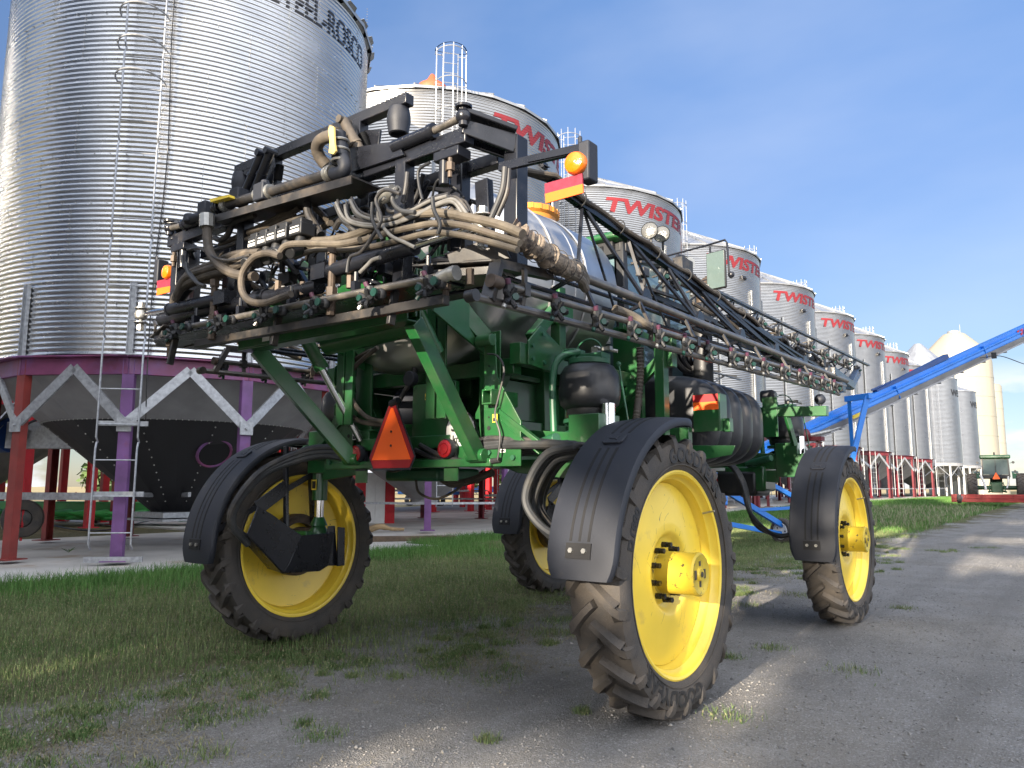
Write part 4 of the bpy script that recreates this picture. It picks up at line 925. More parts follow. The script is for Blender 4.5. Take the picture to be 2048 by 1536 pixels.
for x_, nm in ((719, 0), (898, 0)):
    p = W(x_, 908 if x_ < 800 else 898, Y=-.52); q = MB(); q.lathe([(.075, 0), (.078, .03), (.07, .05)], o=p, ax=(0, -1, 0), n=28); q.box(p+V((0, .03, -.06)), (.12, .03, .16)); tl = P(q, 'tail_light', 'black_plastic')
    q = MB(); q.lathe([(.068, .05), (.066, .056), (.04, .062), (0, .064)], o=p, ax=(0, -1, 0), n=28); q.lathe([(.045, .060), (.042, .068), (.036, .063)], o=p, ax=(0, -1, 0), n=28); q.build('lens', 'red_lens', tl)
    q = MB(); q.plate([p+V((-.07, .03, -.12)), p+V((.07, .03, -.12)), p+V((.07, .03, -.24)), p+V((-.07, .03, -.24))], .012, nrm=(0, 1, 0)); q.build('light_bracket', 'green_paint', tl)

for (x_, y_, Y_, w_, h_, m_) in ((1000, 905, -.51, .05, .03, 'label_white'), (985, 845, -.51, .045, .06, 'label_yellow'), (850, 800, -.46, .07, .05, 'label_yellow'), (705, 880, -.51, .04, .06, 'label_white')):
    p = W(x_, y_, Y=Y_); b = MB(); b.plate([p+V((0, 0, 0)), p+V((w_, 0, 0)), p+V((w_, 0, h_)), p+V((0, 0, h_))], .003, nrm=(0, 1, 0)); o = P(b, 'safety_label', m_)
    b = MB(); b.plate([p+V((.006, -.003, .006)), p+V((w_-.006, -.003, .006)), p+V((w_-.006, -.003, h_*.55)), p+V((.006, -.003, h_*.55))], .002, nrm=(0, 1, 0)); b.build('label_print', 'black_ink', o)
# ---------------- solution tank
tk = MB(); hw, z0_, z1_, yr, yf = 1.06, 2.42, 4.02, -.38, 1.18; zc, hz_ = (z0_+z1_)/2, (z1_-z0_)/2
def sec(y, k, n=56, e=2.25): return [V((k*hw*math.copysign(abs(math.cos(t))**(2/e), math.cos(t)), y, zc+k*hz_*math.copysign(abs(math.sin(t))**(2/e), math.sin(t)))) for t in [2*PI*i/n for i in range(n)]]
secs = [(yr-.13, .30), (yr-.115, .62), (yr-.08, .84), (yr-.04, .94), (yr, .985), (yr+.03, 1.0), (.45, 1.0), (.455, 1.006), (.50, 1.006), (.505, 1.0), (yf-.03, 1), (yf, .985), (yf+.06, .9), (yf+.1, .6)]
for y, k in secs: tk.v += [tuple(p) for p in sec(y, k)]
n = 56
for i in range(len(secs)-1): tk.f += [(i*n+j, (i+1)*n+j, (i+1)*n+(j+1) % n, i*n+(j+1) % n) for j in range(n)]
tk.f += [tuple(range(n)), tuple((len(secs)-1)*n+j for j in range(n))[::-1]]
tko = P(tk, 'solution_tank', 'stainless', sharp=50)
for y in (.12, .62):
    bnd = MB(); pts = [p for p in sec(y, 1.006)]
    for i in range(len(pts)): bnd.beam(pts[i]+V((0, 0, 0)), pts[(i+1) % len(pts)], .05, .006, up=(0, 0, 1)) if False else None
    bnd.tube(pts, .010, 4, closed=True); bnd.build('tank_band', 'stainless', tko)
q = MB(); q.lathe([(.24, 3.95), (.25, 4.08), (.27, 4.10), (.27, 4.14), (.12, 4.21), (0, 4.22)], o=(-.15, .42, 0), n=28); q.build('glint_dome', 'white_paint', tko)  # white dome standing in for the sun glint on the tank end
q = MB(); q.lathe([(.26, 3.85), (.27, 4.0), (.30, 4.02), (.30, 4.07), (.2, 4.11), (0, 4.12)], o=(.30, .80, 0), n=30)
for k in range(24): aa = 2*PI*k/24; q.box((.30+.30*math.cos(aa), .80+.30*math.sin(aa), 4.045), (.012, .02, .05), rz=aa)
q.build('tank_lid', 'lid_orange', tko)
sad = MB(); sad.beam((1.0, -.30, 2.48), (1.0, 1.5, 2.48), .06, .14); sad.beam((-1.0, -.30, 2.48), (-1.0, 1.5, 2.48), .06, .14)
for y in (-.28, .5, 1.35): sad.beam((-1, y, 2.40), (1, y, 2.40), .10, .12)
for s in (-1, 1):
    for y in (-.2, 1.3): sad.beam((s*.55, y, 1.95), (s*.8, y, 2.38), .10, .10)
P(sad, 'tank_saddle', 'green_paint', bevel=.005)

# ---------------- right and left side bodywork under the tank
for s in (1, -1):
    b = MB(); b.plate([(s*.78, -.36, 2.33), (s*.78, 1.0, 2.33), (s*.78, 1.0, 2.02), (s*.78, -.30, 2.02)], .02, nrm=(1, 0, 0)); b.beam((s*.80, -.40, 2.36), (s*.80, 1.3, 2.36), .06, .04); b.beam((s*.82, -.36, 1.97), (s*.82, 1.3, 1.97), .06, .08)
    b.plate([(s*.70, -.42, 1.98), (s*.70, 1.2, 1.98), (s*.70, 1.2, 1.70), (s*.70, -.42, 1.70)], .02, nrm=(1, 0, 0)); b.beam((s*.76, -.45, 1.69), (s*.76, .6, 1.69), .12, .03)
    P(b, 'side_panel', 'green_paint', bevel=.004)
    b = MB()
    for y in (-.05, .18, .34): b.bolt((s*.80, y, 1.99), (s, 0, 0), .018, .02); b.box((s*.81, y+.03, 1.93), (.03, .05, .09))
    b.build('latch', 'green_light', SP)
    # boom rest posts
    X = s*1.05
    b = MB(); b.beam((X, -.38, 2.48), (X, .75, 2.48), .10, .16); b.plate([(X+s*.06, -.30, 2.40), (X+s*.06, -.30, 2.58), (X+s*.06, -.14, 2.72), (X+s*.06, .30, 2.52), (X+s*.06, .30, 2.36)], .016, nrm=(1, 0, 0))
    b.beam((X, .20, 2.45), (X, .20, 3.10), .09, .09, up=(0, 1, 0)); b.beam((X, -.18, 2.62), (X, .16, 2.92), .07, .09); b.box((X+s*.02, .20, 2.86), (.16, .14, .14)); b.beam((X, .5, 2.44), (X, 1.1, 2.30), .06, .22)
    bo = P(b, 'boom_rest', 'green_paint', bevel=.004)
    for yy, zz in ((-.25, 2.45), (-.25, 2.55), (-.1, 2.44), (.08, 2.5), (.22, 2.42), (.22, 2.52), (-.12, 2.66)):
        q = MB(); q.bolt((X+s*.068, yy, zz), (s, 0, 0), .018, .016); q.build('bolt', 'green_light', bo)
    X = s*1.42
    b = MB(); b.beam((X, 1.28, 1.9), (X, 1.28, 2.86), .09, .10, up=(0, 1, 0)); b.beam((s*.85, 1.28, 2.15), (X, 1.28, 2.62), .06, .09); b.beam((s*.5, 1.28, 1.94), (X+s*.0, 1.28, 1.94), .10, .12); b.box((X+s*.04, 1.34, 2.72), (.12, .10, .34)); P(b, 'boom_rest', 'green_paint', bevel=.004)
b = MB(); b.beam((1.0, 1.32, 3.0), (1.0, 2.3, 2.86), .05, .10); b.beam((1.0, 1.45, 1.9), (1.0, 1.45, 3.0), .30, .06, up=(0, 1, 0)); P(b, 'cab_pillar_frame', 'green_paint', bevel=.004)
# corrugated suction hose
p_ = [W(x, y, X=1.25) for x, y in ((1280, 695), (1281, 740), (1278, 790), (1272, 840))]; b = MB(); pts = spline(p_, 14); b.tube(pts, [.036 if i % 2 else .030 for i in range(len(pts))], 10); P(b, 'suction_hose', 'hose_brown')

# ---------------- ribbed black tank
b = MB(); X0, X1, Za, Zb = .30, 1.66, 1.70, 2.58; xc, zc2, hx, hz2 = (X0+X1)/2, (Za+Zb)/2, (X1-X0)/2, (Zb-Za)/2
def sec2(y, k, n=48, e=3.2): return [V((xc+k*hx*math.copysign(abs(math.cos(t))**(2/e), math.cos(t)), y, zc2+k*hz2*math.copysign(abs(math.sin(t))**(2/e), math.sin(t)))) for t in [2*PI*i/n for i in range(n)]]
ys = [(1.78, .62), (1.785, .80), (1.82, .905), (1.88, .96), (1.98, .985)]
y = 2.02
for r in range(4):
    kk = 1.0-.012*r
    ys += [(y, .985*kk), (y+.03, .915*kk), (y+.075, .915*kk), (y+.11, .975*kk), (y+.19, 1.0*kk), (y+.27, .99*kk)]; y += .30
ys += [(y+.04, .93), (y+.14, .85), (y+.24, .6)]
for yy, k in ys: b.v += [tuple(p) for p in sec2(yy, k)]
n = 48
for i in range(len(ys)-1): b.f += [(i*n+j, (i+1)*n+j, (i+1)*n+(j+1) % n, i*n+(j+1) % n) for j in range(n)]
b.f += [tuple(range(n)), tuple((len(ys)-1)*n+j for j in range(n))[::-1]]
P(b, 'ribbed_tank', 'tank_plastic', sharp=60)
b2 = b.mirror(); P(b2, 'ribbed_tank', 'tank_plastic', sharp=60)
# second small moulded tank behind (curved white-edged ribs)
b = MB()
for k in range(3): b.tube([W(x+k*14, y, X=.98) for x, y in ((1345, 700), (1352, 722), (1368, 740), (1392, 752))], .035, 10, smooth=5)
P(b, 'fuel_tank_neck', 'tank_plastic')
# reflector bracket
b = MB(); q0 = W(1386, 790, Y=1.70); q1 = W(1440, 862, Y=1.70)
b.plate([(q0.x, 1.70, q0.z), (q1.x, 1.70, q0.z), (q1.x, 1.70, q1.z), (q0.x, 1.70, q1.z)], .014, nrm=(0, 1, 0)); b.plate([(q1.x, 1.70, q0.z), (q1.x, 1.86, q0.z), (q1.x, 1.86, q1.z), (q1.x, 1.70, q1.z)], .014, nrm=(1, 0, 0)); b.beam((.7, 1.62, 1.96), (q0.x, 1.62, 1.96), .08, .14); b.plate([(.7, 1.70, 1.90), (q1.x+.14, 1.70, 1.86), (q1.x+.10, 1.70, 1.78), (.95, 1.70, 1.64)], .014, nrm=(0, 1, 0)); b.box((q1.x+.04, 1.80, 2.05), (.06, .08, .12))
rb = P(b, 'marker_bracket', 'green_paint', bevel=.003)
b = MB(); b.plate([(q0.x+.004, 1.688, q0.z-.004), (q1.x-.004, 1.688, q0.z-.004), (q1.x-.004, 1.688, q0.z-.072), (q0.x+.004, 1.688, q0.z-.072)], .004, nrm=(0, 1, 0)); b.build('red_strip', 'red_sheet', rb)
b = MB(); b.plate([(q0.x+.004, 1.688, q0.z-.073), (q1.x-.004, 1.688, q0.z-.073), (q1.x-.004, 1.688, q0.z-.145), (q0.x+.004, 1.688, q0.z-.145)], .004, nrm=(0, 1, 0)); b.build('orange_strip', 'orange_sheet', rb)
# front marker bar with lamps
for s in (1, -1):
    Yb = 4.0
    b = MB(); a_ = W(1555, 822, Y=Yb); e1 = W(1655, 822, Y=Yb)
    b.beam((s*(a_.x-.35), Yb, a_.z), (s*e1.x, Yb, e1.z), .10, .11); b.plate([(s*(a_.x-.15), Yb-.06, a_.z-.30), (s*(a_.x+.02), Yb-.06, a_.z-.30), (s*(a_.x+.02), Yb-.06, a_.z+.16), (s*(a_.x-.15), Yb-.06, a_.z+.16)], .02, nrm=(0, 1, 0)); b.beam((s*(a_.x+.1), Yb, a_.z-.05), (s*(a_.x+.15), Yb+.1, a_.z-.4), .04, .06)
    bo = P(b, 'front_marker_bar', 'green_paint', bevel=.004)
    p = W(1640, 799, Y=Yb); b = MB(); b.ball((s*p.x, Yb, p.z), .062, 16); b.cyl((s*p.x, Yb, p.z-.05), (s*p.x, Yb, p.z-.10), .02, 8); b.build('marker_lamp', 'black_plastic', bo)
    p = W(1536, 793, Y=Yb); b = MB(); b.box((s*p.x, Yb, p.z), (.17, .12, .14)); b.cyl((s*p.x, Yb, p.z-.05), (s*p.x, Yb, p.z-.12), .05, 10); wl = b.build('work_lamp', 'black_plastic', bo, bevel=.03)
    b = MB(); b.cyl((s*(p.x+.083), Yb, p.z), (s*(p.x+.092), Yb, p.z), .052, 20); b.build('lamp_lens', 'lens_glass', wl)

# ---------------- cab
cb = MB(); cx, cy0, cy1, cz0, cz1 = .86, 1.64, 3.30, 2.45, 3.92
for x in (-cx, cx):
    for y in (cy0, cy1, 2.55): cb.beam((x, y, cz0), (x*.97, y, cz1), .09, .09, up=(0, 1, 0))
    cb.beam((x, cy0, cz0), (x, cy1, cz0), .1, .3); cb.beam((x*.98, cy0, cz1-.05), (x*.98, cy1, cz1-.05), .1, .14)
for y in (cy0, cy1): cb.beam((-cx, y, cz0), (cx, y, cz0), .1, .3); cb.beam((-cx, y, cz1-.05), (cx, y, cz1-.05), .1, .14)
cabo = P(cb, 'cab_frame', 'cab_black', bevel=.012)
for nm, pts, nr in (('rear_window', [(-.78, cy0-.01, 2.62), (.78, cy0-.01, 2.62), (.76, cy0-.01, 3.80), (-.76, cy0-.01, 3.80)], (0, 1, 0)), ('side_window', [(cx-.01, 1.70, 2.62), (cx-.01, 2.50, 2.62), (cx-.02, 2.50, 3.82), (cx-.02, 1.70, 3.82)], (1, 0, 0)),
                    ('side_window', [(cx-.01, 2.6, 2.62), (cx-.01, 3.25, 2.62), (cx-.02, 3.25, 3.82), (cx-.02, 2.6, 3.82)], (1, 0, 0)), ('side_window', [(-cx+.01, 1.84, 2.62), (-cx+.01, 3.4, 2.62), (-cx+.02, 3.4, 3.72), (-cx+.02, 1.84, 3.72)], (1, 0, 0)), ('windscreen', [(-.78, cy1+.01, 2.62), (.78, cy1+.01, 2.62), (.76, cy1+.01, 3.72), (-.76, cy1+.01, 3.72)], (0, 1, 0))):
    b = MB(); b.plate(pts, .008, nrm=nr); b.build(nm, 'glass', cabo)
b = MB(); b.box((.66, 1.61, 3.0), (.10, .02, .22)); b.build('door_latch', 'label_white', cabo)
b = MB(); secs = [(3.90, 1.0), (3.92, 1.04), (3.97, 1.03), (4.01, .92), (4.03, .7)]
for z, k in secs: b.v += [((cx+.06)*k*sx, 2.50+(1.0)*k*sy, z-(.10 if sy > 0 else 0)) for sx, sy in ((-1, -.9), (-.9, -1), (.9, -1), (1, -.9), (1, .9), (.9, 1), (-.9, 1), (-1, .9))]
for i in range(4): b.f += [(i*8+j, i*8+(j+1) % 8, (i+1)*8+(j+1) % 8, (i+1)*8+j) for j in range(8)]
b.f += [tuple(range(8))[::-1], tuple(32+j for j in range(8))]; b.build('roof', 'green_paint', cabo, bevel=.02, sharp=50)
b = MB(); b.cyl((.3, 1.56, 3.80), (.7, 1.56, 3.80), .07, 14); b.box((0, 1.57, 3.83), (1.6, .08, .14)); b.build('roof_lights', 'cab_black', cabo, bevel=.01)
b = MB(); b.box((0, 2.5, 2.9), (.5, .5, .12)); b.box((0, 2.3, 3.2), (.48, .12, .6)); b.build('seat', 'cab_black', cabo, bevel=.03)
for x, y in ((1299, 461), (1323, 468)):
    p = W(x, y, X=.92); b = MB(); b.lathe([(.0, -.09), (.05, -.085), (.085, -.03), (.09, 0)], o=p, ax=(.25, -1, 0), n=24); b.cyl(p+V((0, .03, -.07)), p+V((0, .03, -.17)), .015, 8); o = P(b, 'work_light', 'cab_black'); b = MB(); b.lathe([(.084, 0), (.06, .012), (0, .016)], o=p, ax=(.25, -1, 0), n=24); b.build('lens', 'lens_glass', o)
# hood, exhaust, mirror, intake
b = MB(); b.box((0, 4.6, 2.35), (1.15, 2.1, .85)); b.box((0, 4.4, 2.82), (.95, 1.6, .12)); P(b, 'engine_hood', 'green_paint', bevel=.08)
b = MB(); q = W(1407, 740, X=1.12); b.cyl((1.12, q.y, 2.5), (1.12, q.y, 3.42), .105, 24); b.lathe([(.105, 3.42), (.09, 3.46), (.05, 3.49)], o=(1.12, q.y, 0), n=20); b.box((1.0, q.y, 2.75), (.2, .1, .1)); ex = P(b, 'exhaust_muffler', 'cab_black')
b = MB(); b.tube([(1.12, q.y, 3.48), (1.12, q.y, 3.62), (1.14, q.y+.03, 3.70), (1.19, q.y+.10, 3.76), (1.24, q.y+.18, 3.77)], .055, 14, smooth=4); b.build('exhaust_pipe', 'rusty_bronze', ex)
mp_ = W(1433, 541, X=1.52); b = MB(); b.box(mp_, (.22, .04, .40), rz=-.15); b.build('mirror', 'cab_black', SP, bevel=.025)
mo = COL.objects[-1]; b = MB(); b.box(mp_+V((0, -.024, 0)), (.195, .006, .37), rz=-.15); b.build('mirror_glass', 'clear_glass', mo)
b = MB(); b.tube([(.86, 1.85, 3.72), mp_+V((-.1, 0, .28)), mp_+V((.10, 0, .30)), mp_+V((.12, 0, .26)), mp_+V((.13, 0, -.05))], .011, 7); b.tube([mp_+V((-.06, 0, .26)), mp_+V((-.06, 0, .18))], .01, 6); b.ball(mp_+V((.14, .03, -.06)), .035, 10); b.build('mirror_arm', 'black_steel', mo)
b = MB(); s_ = W(1364, 532, X=1.0); b.cyl(s_, s_+V((.12, -.05, 0)), .07, 18); P(b, 'side_light', 'zinc')
# small front-left green items, belly
b = MB(); b.box((0, 2.5, 1.9), (.9, 3.5, .25)); b.box((.55, 3.1, 1.58), (.5, .5, .3)); b.box((1.0, 4.47, 1.6), (.5, .4, .3)); P(b, 'belly_pan', 'green_paint', bevel=.03)
b = MB(); b.box(W(1487, 967, X=.9), (.5, .5, .30)); P(b, 'valve_tank', 'tank_plastic', bevel=.04)

# ================================================================ BOOM CENTRE FRAME
Yf = -1.60
bf = MB(); zt = 3.55
bf.beam((-1.70, Yf, zt), (1.64, Yf, zt), .085, .095); bf.beam((-1.66, Yf+.28, zt-.05), (1.66, Yf+.28, zt-.05), .08, .08)
bf.beam((-1.72, Yf, 2.70), (1.62, Yf, 2.70), .18, .06); bf.beam((-1.70, Yf+.22, 2.72), (1.62, Yf+.22, 2.72), .12, .12); bf.beam((-1.6, Yf-.05, 2.66), (1.55, Yf-.05, 2.66), .26, .012)
for x in (-1.56, -1.18, -.62, -.05, .50, .86, 1.10, 1.36): bf.beam((x, Yf+(.0 if x in (-1.56, 1.10, -.62) else .24), 2.7), (x, Yf+(.0 if x in (-1.56, 1.10, -.62) else .24), zt), .09, .09, up=(0, 1, 0))
for a_, b_ in (((-1.5, 2.75), (-.65, 3.5)), ((-.6, 3.5), (.0, 2.75)), ((.5, 2.75), (1.08, 3.5))): bf.beam((a_[0], Yf+.26, a_[1]), (b_[0], Yf+.26, b_[1]), .05, .05)
bfo = P(bf, 'boom_centre_frame', 'black_steel', bevel=.006)
# right plate box with gusset
b = MB(); b.plate([W(705, 345, Y=Yf-.06), W(810, 310, Y=Yf-.06), W(795, 283, Y=Yf-.06), W(702, 297, Y=Yf-.06)], .02, nrm=(0, 1, 0)); b.build('gusset', 'black_steel', bfo)
# top bar with rests
b = MB(); zt2 = 4.02; b.beam((-.92, -1.5, zt2), (1.03, -1.5, zt2), .075, .075)
for x in (-.42, .55): b.beam((x, -1.5, 3.6), (x, -1.5, zt2), .08, .08, up=(0, 1, 0))
b.beam((-.78, -1.5, zt2-.03), (-.18, -1.5, 3.62), .07, .07); b.beam((.1, -1.5, 3.6), (.5, -1.5, zt2-.03), .05, .05); b.plate([(.58, -1.48, 3.62), (.70, -1.48, 3.62), (.74, -1.48, 3.90), (.52, -1.48, 3.96)], .02, nrm=(0, 1, 0)); b.plate([(-.62, -1.48, 3.68), (-.46, -1.48, 3.64), (-.46, -1.48, 3.82), (-.62, -1.48, 3.84)], .02, nrm=(0, 1, 0))
b.build('upper_cradle_bar', 'black_steel', bfo, bevel=.005)
for x in (-.86, .93):
    b = MB(); b.lathe([(.0, 0), (.068, 0), (.078, -.05), (.080, -.09), (.076, -.11), (.066, -.175), (.055, -.18), (.05, -.16), (.0, -.16)], o=(x, -1.5, zt2-.038), n=26); b.build('rubber_stop', 'black_plastic', bfo)
# centre pipe with tray and valves
b = MB(); pA, pB = W(428, 418, Y=-1.74), W(668, 345, Y=-1.74); b.cyl(pA, pB, .036, 16); 
cpo = b.build('centre_pipe', 'dusty_steel', bfo)
for k in (.05, .12, .42, .50, .97):
    q = pA+(pB-pA)*k; d = (pB-pA).normalized(); b = MB(); b.cyl(q-d*.03, q+d*.03, .052, 16); b.ring(q, d, .05, .008, 18, 5); b.build('pipe_clamp', 'zinc' if k > .1 else 'black_steel', cpo)
b = MB(); q = pA+(pB-pA)*.46; b.box(q, (.12, .12, .13)); b.cyl(q, q+V((0, 0, .1)), .03, 10); b.build('valve_body', 'black_plastic', cpo, bevel=.01)
b = MB(); b.plate([W(410, 437, Y=-1.80), W(703, 352, Y=-1.80), W(703, 352, Y=-1.80)+V((0, .26, 0)), W(410, 437, Y=-1.80)+V((0, .26, 0))], .012, nrm=(0, 0, 1)); b.plate([W(410, 437, Y=-1.80), W(703, 352, Y=-1.80), W(703, 368, Y=-1.80), W(412, 450, Y=-1.80)], .01, nrm=(0, 1, 0)); b.build('tray', 'dusty_steel', bfo)
b = MB(); q = W(672, 330, Y=-1.76); b.tube([W(668, 348, Y=-1.76), W(684, 345, Y=-1.78), W(690, 330, Y=-1.78), W(682, 312, Y=-1.78)], .045, 12, smooth=5); b.cyl(W(681, 315, Y=-1.78), W(679, 290, Y=-1.78), .058, 16); b.cyl(W(678, 285, Y=-1.78), W(678, 265, Y=-1.78), .046, 14); b.build('elbow_valve', 'black_plastic', cpo)
for yy in (323, 301, 283):
    b = MB(); b.ring(W(681, yy, Y=-1.78), (0, 0, 1), .055, .009, 18, 6); b.build('hose_clamp', 'zinc', cpo)
b = MB(); b.plate([W(661, 252, Y=-1.86), W(669, 254, Y=-1.86), W(670, 285, Y=-1.86), W(673, 302, Y=-1.86), W(668, 309, Y=-1.86), W(659, 306, Y=-1.86), W(661, 285, Y=-1.86), W(658, 262, Y=-1.86)], .014, nrm=(0, 1, 0)); b.build('valve_handle', 'yellow_handle', cpo)
b = MB(); b.tube([W(677, 268, Y=-1.74), W(645, 278, Y=-1.72), W(634, 295, Y=-1.70), W(640, 315, Y=-1.66), W(652, 330, Y=-1.62)], .042, 12, smooth=6); b.build('bypass_hose', 'hose_brown', cpo)
b = MB(); b.plate([W(425, 400, Y=-1.80), W(463, 391, Y=-1.80), W(464, 396, Y=-1.80), W(427, 406, Y=-1.80)], .05, nrm=(0, 1, 0)); b.build('valve_handle', 'label_yellow', cpo)
b = MB(); b.cyl(W(372, 440, Y=-1.72), W(412, 430, Y=-1.72), .035, 12); b.box(W(413, 420, Y=-1.72), (.11, .10, .12)); b.cyl(W(380, 430, Y=-1.72), W(380, 446, Y=-1.72), .05, 12); b.box(W(478, 395, Y=-1.72), (.12, .1, .12)); b.build('pipe_end_valve', 'black_plastic', cpo, bevel=.01)
# paired dampers
for pts in (((524, 308), (487, 395)), ((541, 304), (506, 393)), ((688, 242), (738, 334)), ((672, 262), (712, 338))):
    a_, b_ = W(*pts[0], Y=-1.64), W(*pts[1], Y=-1.60); b = MB(); b.cyl(a_, b_, .036, 14); b.cyl(a_+V((0, -.05, 0)), a_+V((0, .05, 0)), .028, 10); b.cyl(b_+V((0, -.05, 0)), b_+V((0, .05, 0)), .028, 10); m_ = a_+(b_-a_)*.5; d = (b_-a_).normalized(); b.cyl(m_-d*.012, m_+d*.012, .042, 14)
    b.build('damper', 'black_steel' if pts[0][0] < 600 else 'hose_brown', bfo)
for pts in (((725, 268), (742, 325)), ((700, 300), (706, 335)), ((642, 360), (640, 392)), ((690, 365), (694, 395)), ((714, 362), (724, 392)), ((610, 385), (618, 420)), ((506, 345), (522, 372)), ((560, 330), (556, 360))):
    b = MB(); a_, b_ = W(*pts[0], Y=-1.52), W(*pts[1], Y=-1.52); pts_ = [a_+(b_-a_)*(i/28) for i in range(29)]; b.tube(pts_, [.034 if i % 2 else .024 for i in range(29)], 10); b.build('coil_spring', 'cab_black', bfo)
# top right cylinder, link arm, hinge posts
for s in (1, -1):
    def M(m): return m if s > 0 else m.mirror()
    b = MB(); b.cyl((1.06, -1.66, 3.62), (1.38, -1.66, 3.63), .040, 18); b.cyl((1.37, -1.66, 3.63), (1.41, -1.66, 3.63), .047, 18); t_ = M(b).build('tilt_cylinder', 'black_steel', bfo, sharp=30)
    b = MB(); b.cyl((1.40, -1.66, 3.63), (1.60, -1.66, 3.645), .024, 14); M(b).build('piston_rod', 'pipe_steel', t_)
    b = MB(); b.ball((1.64, -1.66, 3.65), .046, 14); b.cyl((1.64, -1.66, 3.59), (1.64, -1.66, 3.71), .028, 12); b.cyl((1.64, -1.66, 3.70), (1.64, -1.66, 3.715), .052, 12); M(b).build('ball_joint', 'black_steel', t_)
    # hinge arm and post
    b = MB(); b.beam((1.60, -1.66, 3.70), (1.83, -1.40, 3.60), .10, .03); b.beam((1.62, -1.64, 3.60), (1.83, -1.40, 3.52), .03, .09, h2=.12); b.beam((1.52, -1.58, 3.60), (1.75, -1.36, 3.52), .03, .09, h2=.12)
    b.beam((1.80, -1.36, 2.76), (1.80, -1.36, 3.58), .10, .11, up=(0, 1, 0)); b.beam((1.64, -1.42, 2.76), (1.60, -1.42, 3.34), .10, .06, up=(0, 1, 0))
    b.box((1.50, -1.60, 3.46), (.20, .12, .06)); b.cyl((1.46, -1.62, 3.28), (1.46, -1.62, 3.5), .035, 12)
    ho = M(b).build('hinge_post', 'black_steel', bfo, bevel=.006)
    b = MB(); b.cyl((1.54, -1.66, 3.34), (1.54, -1.66, 3.39), .028, 6); b.cyl((1.54, -1.66, 3.30), (1.54, -1.66, 3.42), .014, 8); b.cyl((1.52, -1.66, 2.62), (1.52, -1.66, 2.70), .032, 6); b.cyl((1.52, -1.66, 2.54), (1.52, -1.66, 2.62), .020, 8); M(b).build('hinge_bolt', 'rusty_bronze', ho)
    # lower hinge shelf
    b = MB(); b.plate([(1.38, -1.80, 2.76), (1.86, -1.66, 2.74), (1.95, -1.30, 2.75), (1.62, -1.26, 2.76), (1.40, -1.56, 2.76)], .016, nrm=(0, 0, 1)); b.plate([(1.60, -1.74, 2.80), (1.88, -1.62, 2.90), (1.92, -1.56, 2.76), (1.62, -1.74, 2.74)], .02); b.box((1.60, -1.55, 2.70), (.5, .3, .05), rz=.4); M(b).build('hinge_shelf', 'dusty_steel', bfo, bevel=.004)
    # folding cylinder along the bottom
    q0, q1, q2 = V((.62, -1.78, 2.86)), V((1.36, -1.76, 2.89)), V((1.78, -1.74, 2.92))
    b = MB(); b.cyl(q0, q1, .048, 20); b.cyl(q1-(q1-q0)*.03, q1, .055, 20); b.box(q0+V((-.06, 0, 0)), (.14, .10, .10)); f_ = M(b).build('fold_cylinder', 'black_steel', bfo, sharp=30)
    b = MB(); b.cyl(q1, q2, .022, 16); M(b).build('piston_rod', 'chrome', f_)
    b = MB(); b.lathe([(.03, -.04), (.046, -.03), (.054, 0), (.046, .03), (.03, .04)], o=q2+V((.08, 0, 0)), n=22); b.cyl(q2+V((.08, 0, -.14)), q2+V((.08, 0, .10)), .016, 10); b.cyl(q2+V((.08, 0, .06)), q2+V((.08, 0, .10)), .029, 6); b.cyl(q2+V((.08, 0, -.13)), q2+V((.08, 0, -.09)), .029, 6); b.cyl(q2+V((.08, 0, .05)), q2+V((.08, 0, .056)), .055, 16); b.cyl(q2+V((.08, 0, -.07)), q2+V((.08, 0, -.064)), .055, 16); M(b).build('rod_end', 'zinc', f_)
    b = MB(); b.cyl(q0+V((.05, -.02, -.20)), q0+V((.05, -.02, .14)), .024, 10); b.cyl(q0+V((.05, -.02, .10)), q0+V((.05, -.02, .15)), .038, 6); b.cyl(q0+V((.05, -.02, -.18)), q0+V((.05, -.02, -.12)), .038, 6); b.cyl(q0+V((.05, -.02, -.30)), q0+V((.05, -.02, -.2)), .03, 8); M(b).build('pivot_bolt', 'rusty_bronze', f_)
    # warning arm: bar, lamp, sheet
    if s > 0:
        b = MB(); b.beam(W(1000, 335, Y=-1.50), W(1170, 296, Y=-1.50), .03, .05); b.beam(W(1060, 325, Y=-1.5), W(1170, 302, Y=-1.5), .05, .012); wa = b.build('warning_arm', 'black_steel', bfo)
        p = W(1153, 328, Y=-1.56); hb_ = W(1176, 326, Y=-1.50); R_, A_, tilt = .062, (W(1090, 368, Y=-1.56), W(1165, 347, Y=-1.56), W(1167, 386, Y=-1.56), W(1092, 407, Y=-1.56)), 0
        mid = (W(1091, 388, Y=-1.56), W(1166, 368, Y=-1.56))
    else:
        b = MB(); b.beam((-1.62, -1.5, 3.36), (-2.02, -1.5, 3.40), .03, .05); wa = b.build('warning_arm', 'black_steel', bfo)
        p = W(337, 545, Y=-1.56); hb_ = W(322, 545, Y=-1.5); A_ = (W(315, 562, Y=-1.56), W(343, 556, Y=-1.56), W(341, 584, Y=-1.56), W(314, 591, Y=-1.56)); mid = (W(315, 577, Y=-1.56), W(342, 572, Y=-1.56))
    b = MB(); b.box(hb_, (.07, .10, .22)); b.box(hb_+V((-.03, -.03, .0)), (.025, .02, .30)); lo_ = b.build('lamp_housing', 'black_plastic', wa, bevel=.012)
    b = MB(); b.lathe([(.062, 0), (.062, .02), (.054, .035), (.028, .048), (0, .05)], o=p, ax=(0, -1, 0), n=26); b.lathe([(.062, 0), (.062, -.02), (.054, -.035), (0, -.045)], o=p, ax=(0, -1, 0), n=26); b.build('amber_lens', 'amber', lo_)
